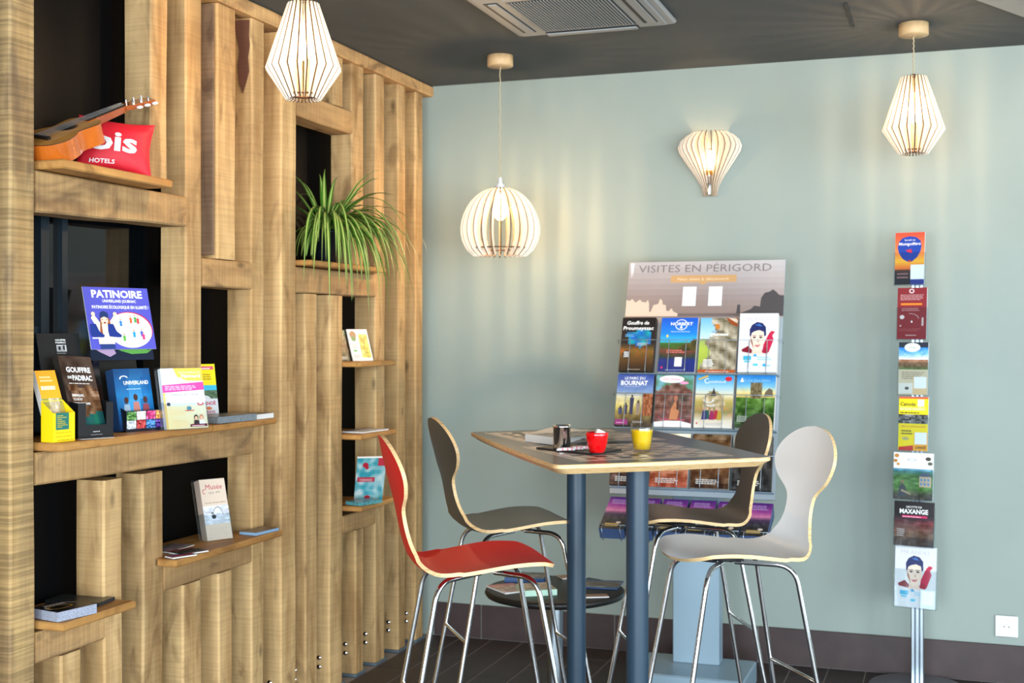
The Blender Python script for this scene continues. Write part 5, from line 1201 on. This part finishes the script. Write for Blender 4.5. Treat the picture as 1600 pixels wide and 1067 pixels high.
gbox(MB(), .205, .350, -.0145, .0145, .0042, .0062, 'ebony').build('fretboard', nk)
for i in range(9): gbox(MB(), .21+i*.015, .211+i*.015, -.0145, .0145, .0062, .0070, 'brass').build('fret', nk)
hx = (ax-nn*.10).normalized()
def Hd(a, b, c): return G(.350, 0, 0)+hx*a+bb*b+nn*c
P = [Hd(a, b, c) for c in (.004, -.010) for a, b in ((0, -.016), (.02, -.024), (.105, -.026), (.112, 0), (.105, .026), (.02, .024), (0, .016))]
hd_ = MB().add(P, [[0, 1, 2, 3, 4, 5, 6], [13, 12, 11, 10, 9, 8, 7]]+[[i, 7+i, 7+(i+1) % 7, (i+1) % 7] for i in range(7)], 'guitarneck').build('headstock', gt)
for i in range(3):
    for sd_ in (-1, 1):
        a = .030+i*.030
        pg = MB().tube([Hd(a, .014*sd_, .002), Hd(a, .014*sd_, .016)], .0028, 'chrome', 10)
        pg.tube([Hd(a, .024*sd_, -.003), Hd(a, .033*sd_, -.003)], .0018, 'chrome', 8); pg = pg.build('tuning_peg', hd_)
for i in range(3):
    for sd_ in (-1, 1):
        a = .030+i*.030; q = Hd(a, .039*sd_, -.003)
        bm = MB(); bm.ball((0, 0, 0), 1, 'china', 12, mx=Matrix.Translation(q) @ frame((0, 0, 0), hx, bb).to_3x3().to_4x4() @ Matrix.Diagonal((.0105, .008, .0045, 1))); bm.build('peg_button', hd_)
for i in range(6):
    y0, y1 = (-.0225+i*.009), (-.012+i*.0048); MB().tube([G(.05, y0, .011), G(.348, y1, .0095)], .0006, 'wire', 5).build('string', gt)

# ------------------------------------------------------------------ red cushion
cc = V((-2.322, 3.108, ZG+.086)); cn = V((.66, -.75, 0)).normalized(); cu_ = V((-cn.y, cn.x, 0)); cvv = (V((0, 0, 1))-cn*.22).normalized(); cn2 = cu_.cross(cvv)
CW, CH = .108, .084; rot = math.radians(-5)
cu2 = cu_*math.cos(rot)+cvv*math.sin(rot); cv2 = -cu_*math.sin(rot)+cvv*math.cos(rot)
def cush(u, v, s, off=0):
    pin = 1-.10*(1-abs(v)**1.5)*abs(u)**2; pin2 = 1-.12*(1-abs(u)**1.5)*abs(v)**2
    th = .040*max(0, (1-u*u))**.55*max(0, (1-v*v))**.55
    wr_ = .0025*noise.noise(V((u*3, v*3, s)))*(1+2*abs(u*v))
    return cc+cu2*u*CW*pin+cv2*v*CH*pin2+cn2*s*(th+wr_*min(1, th*60)+off)
cs = root('cushion', 'red cushion with white lettering leaning behind the small guitar', 'cushion', tuple(cc))
m = MB(); n = 24
g = lambda s: [cush(-1+2*i/n, -1+2*j/n, s) for j in range(n+1) for i in range(n+1)]
F = [[j*(n+1)+i, j*(n+1)+i+1, (j+1)*(n+1)+i+1, (j+1)*(n+1)+i] for j in range(n) for i in range(n)]
m.add(g(1), F, 'cushion', True); m.add(g(-1), [f[::-1] for f in F], 'cushion', True); cb = m.build('cover', cs)
def ctext(s, x, y, wid, hgt, bold, name):
    vs, fs = text_mesh(s, bold); x0 = min(v[0] for v in vs); x1 = max(v[0] for v in vs); kx = wid/(x1-x0); ky = hgt/.7
    bm = bmesh.new(); bv = [bm.verts.new((x+(a-x0)*kx, y+b*ky, 0)) for a, b in vs]
    for f in fs:
        try: bm.faces.new([bv[i] for i in f])
        except Exception: pass
    bmesh.ops.triangulate(bm, faces=bm.faces)
    bmesh.ops.subdivide_edges(bm, edges=[e for e in bm.edges if e.calc_length() > .12], cuts=2); bmesh.ops.triangulate(bm, faces=bm.faces)
    V_ = [cush(v.co.x, v.co.y, 1, .0022) for v in bm.verts]; bm.verts.index_update(); F_ = [[v.index for v in f.verts] for f in bm.faces]; bm.free()
    MB().add(V_, F_, 'plasticwhite').build(name, cb)
ctext('ibis', -.84, -.30, 1.40, .70, .028, 'lettering'); ctext('HOTELS', -.66, -.80, .66, .15, .02, 'small_lettering')
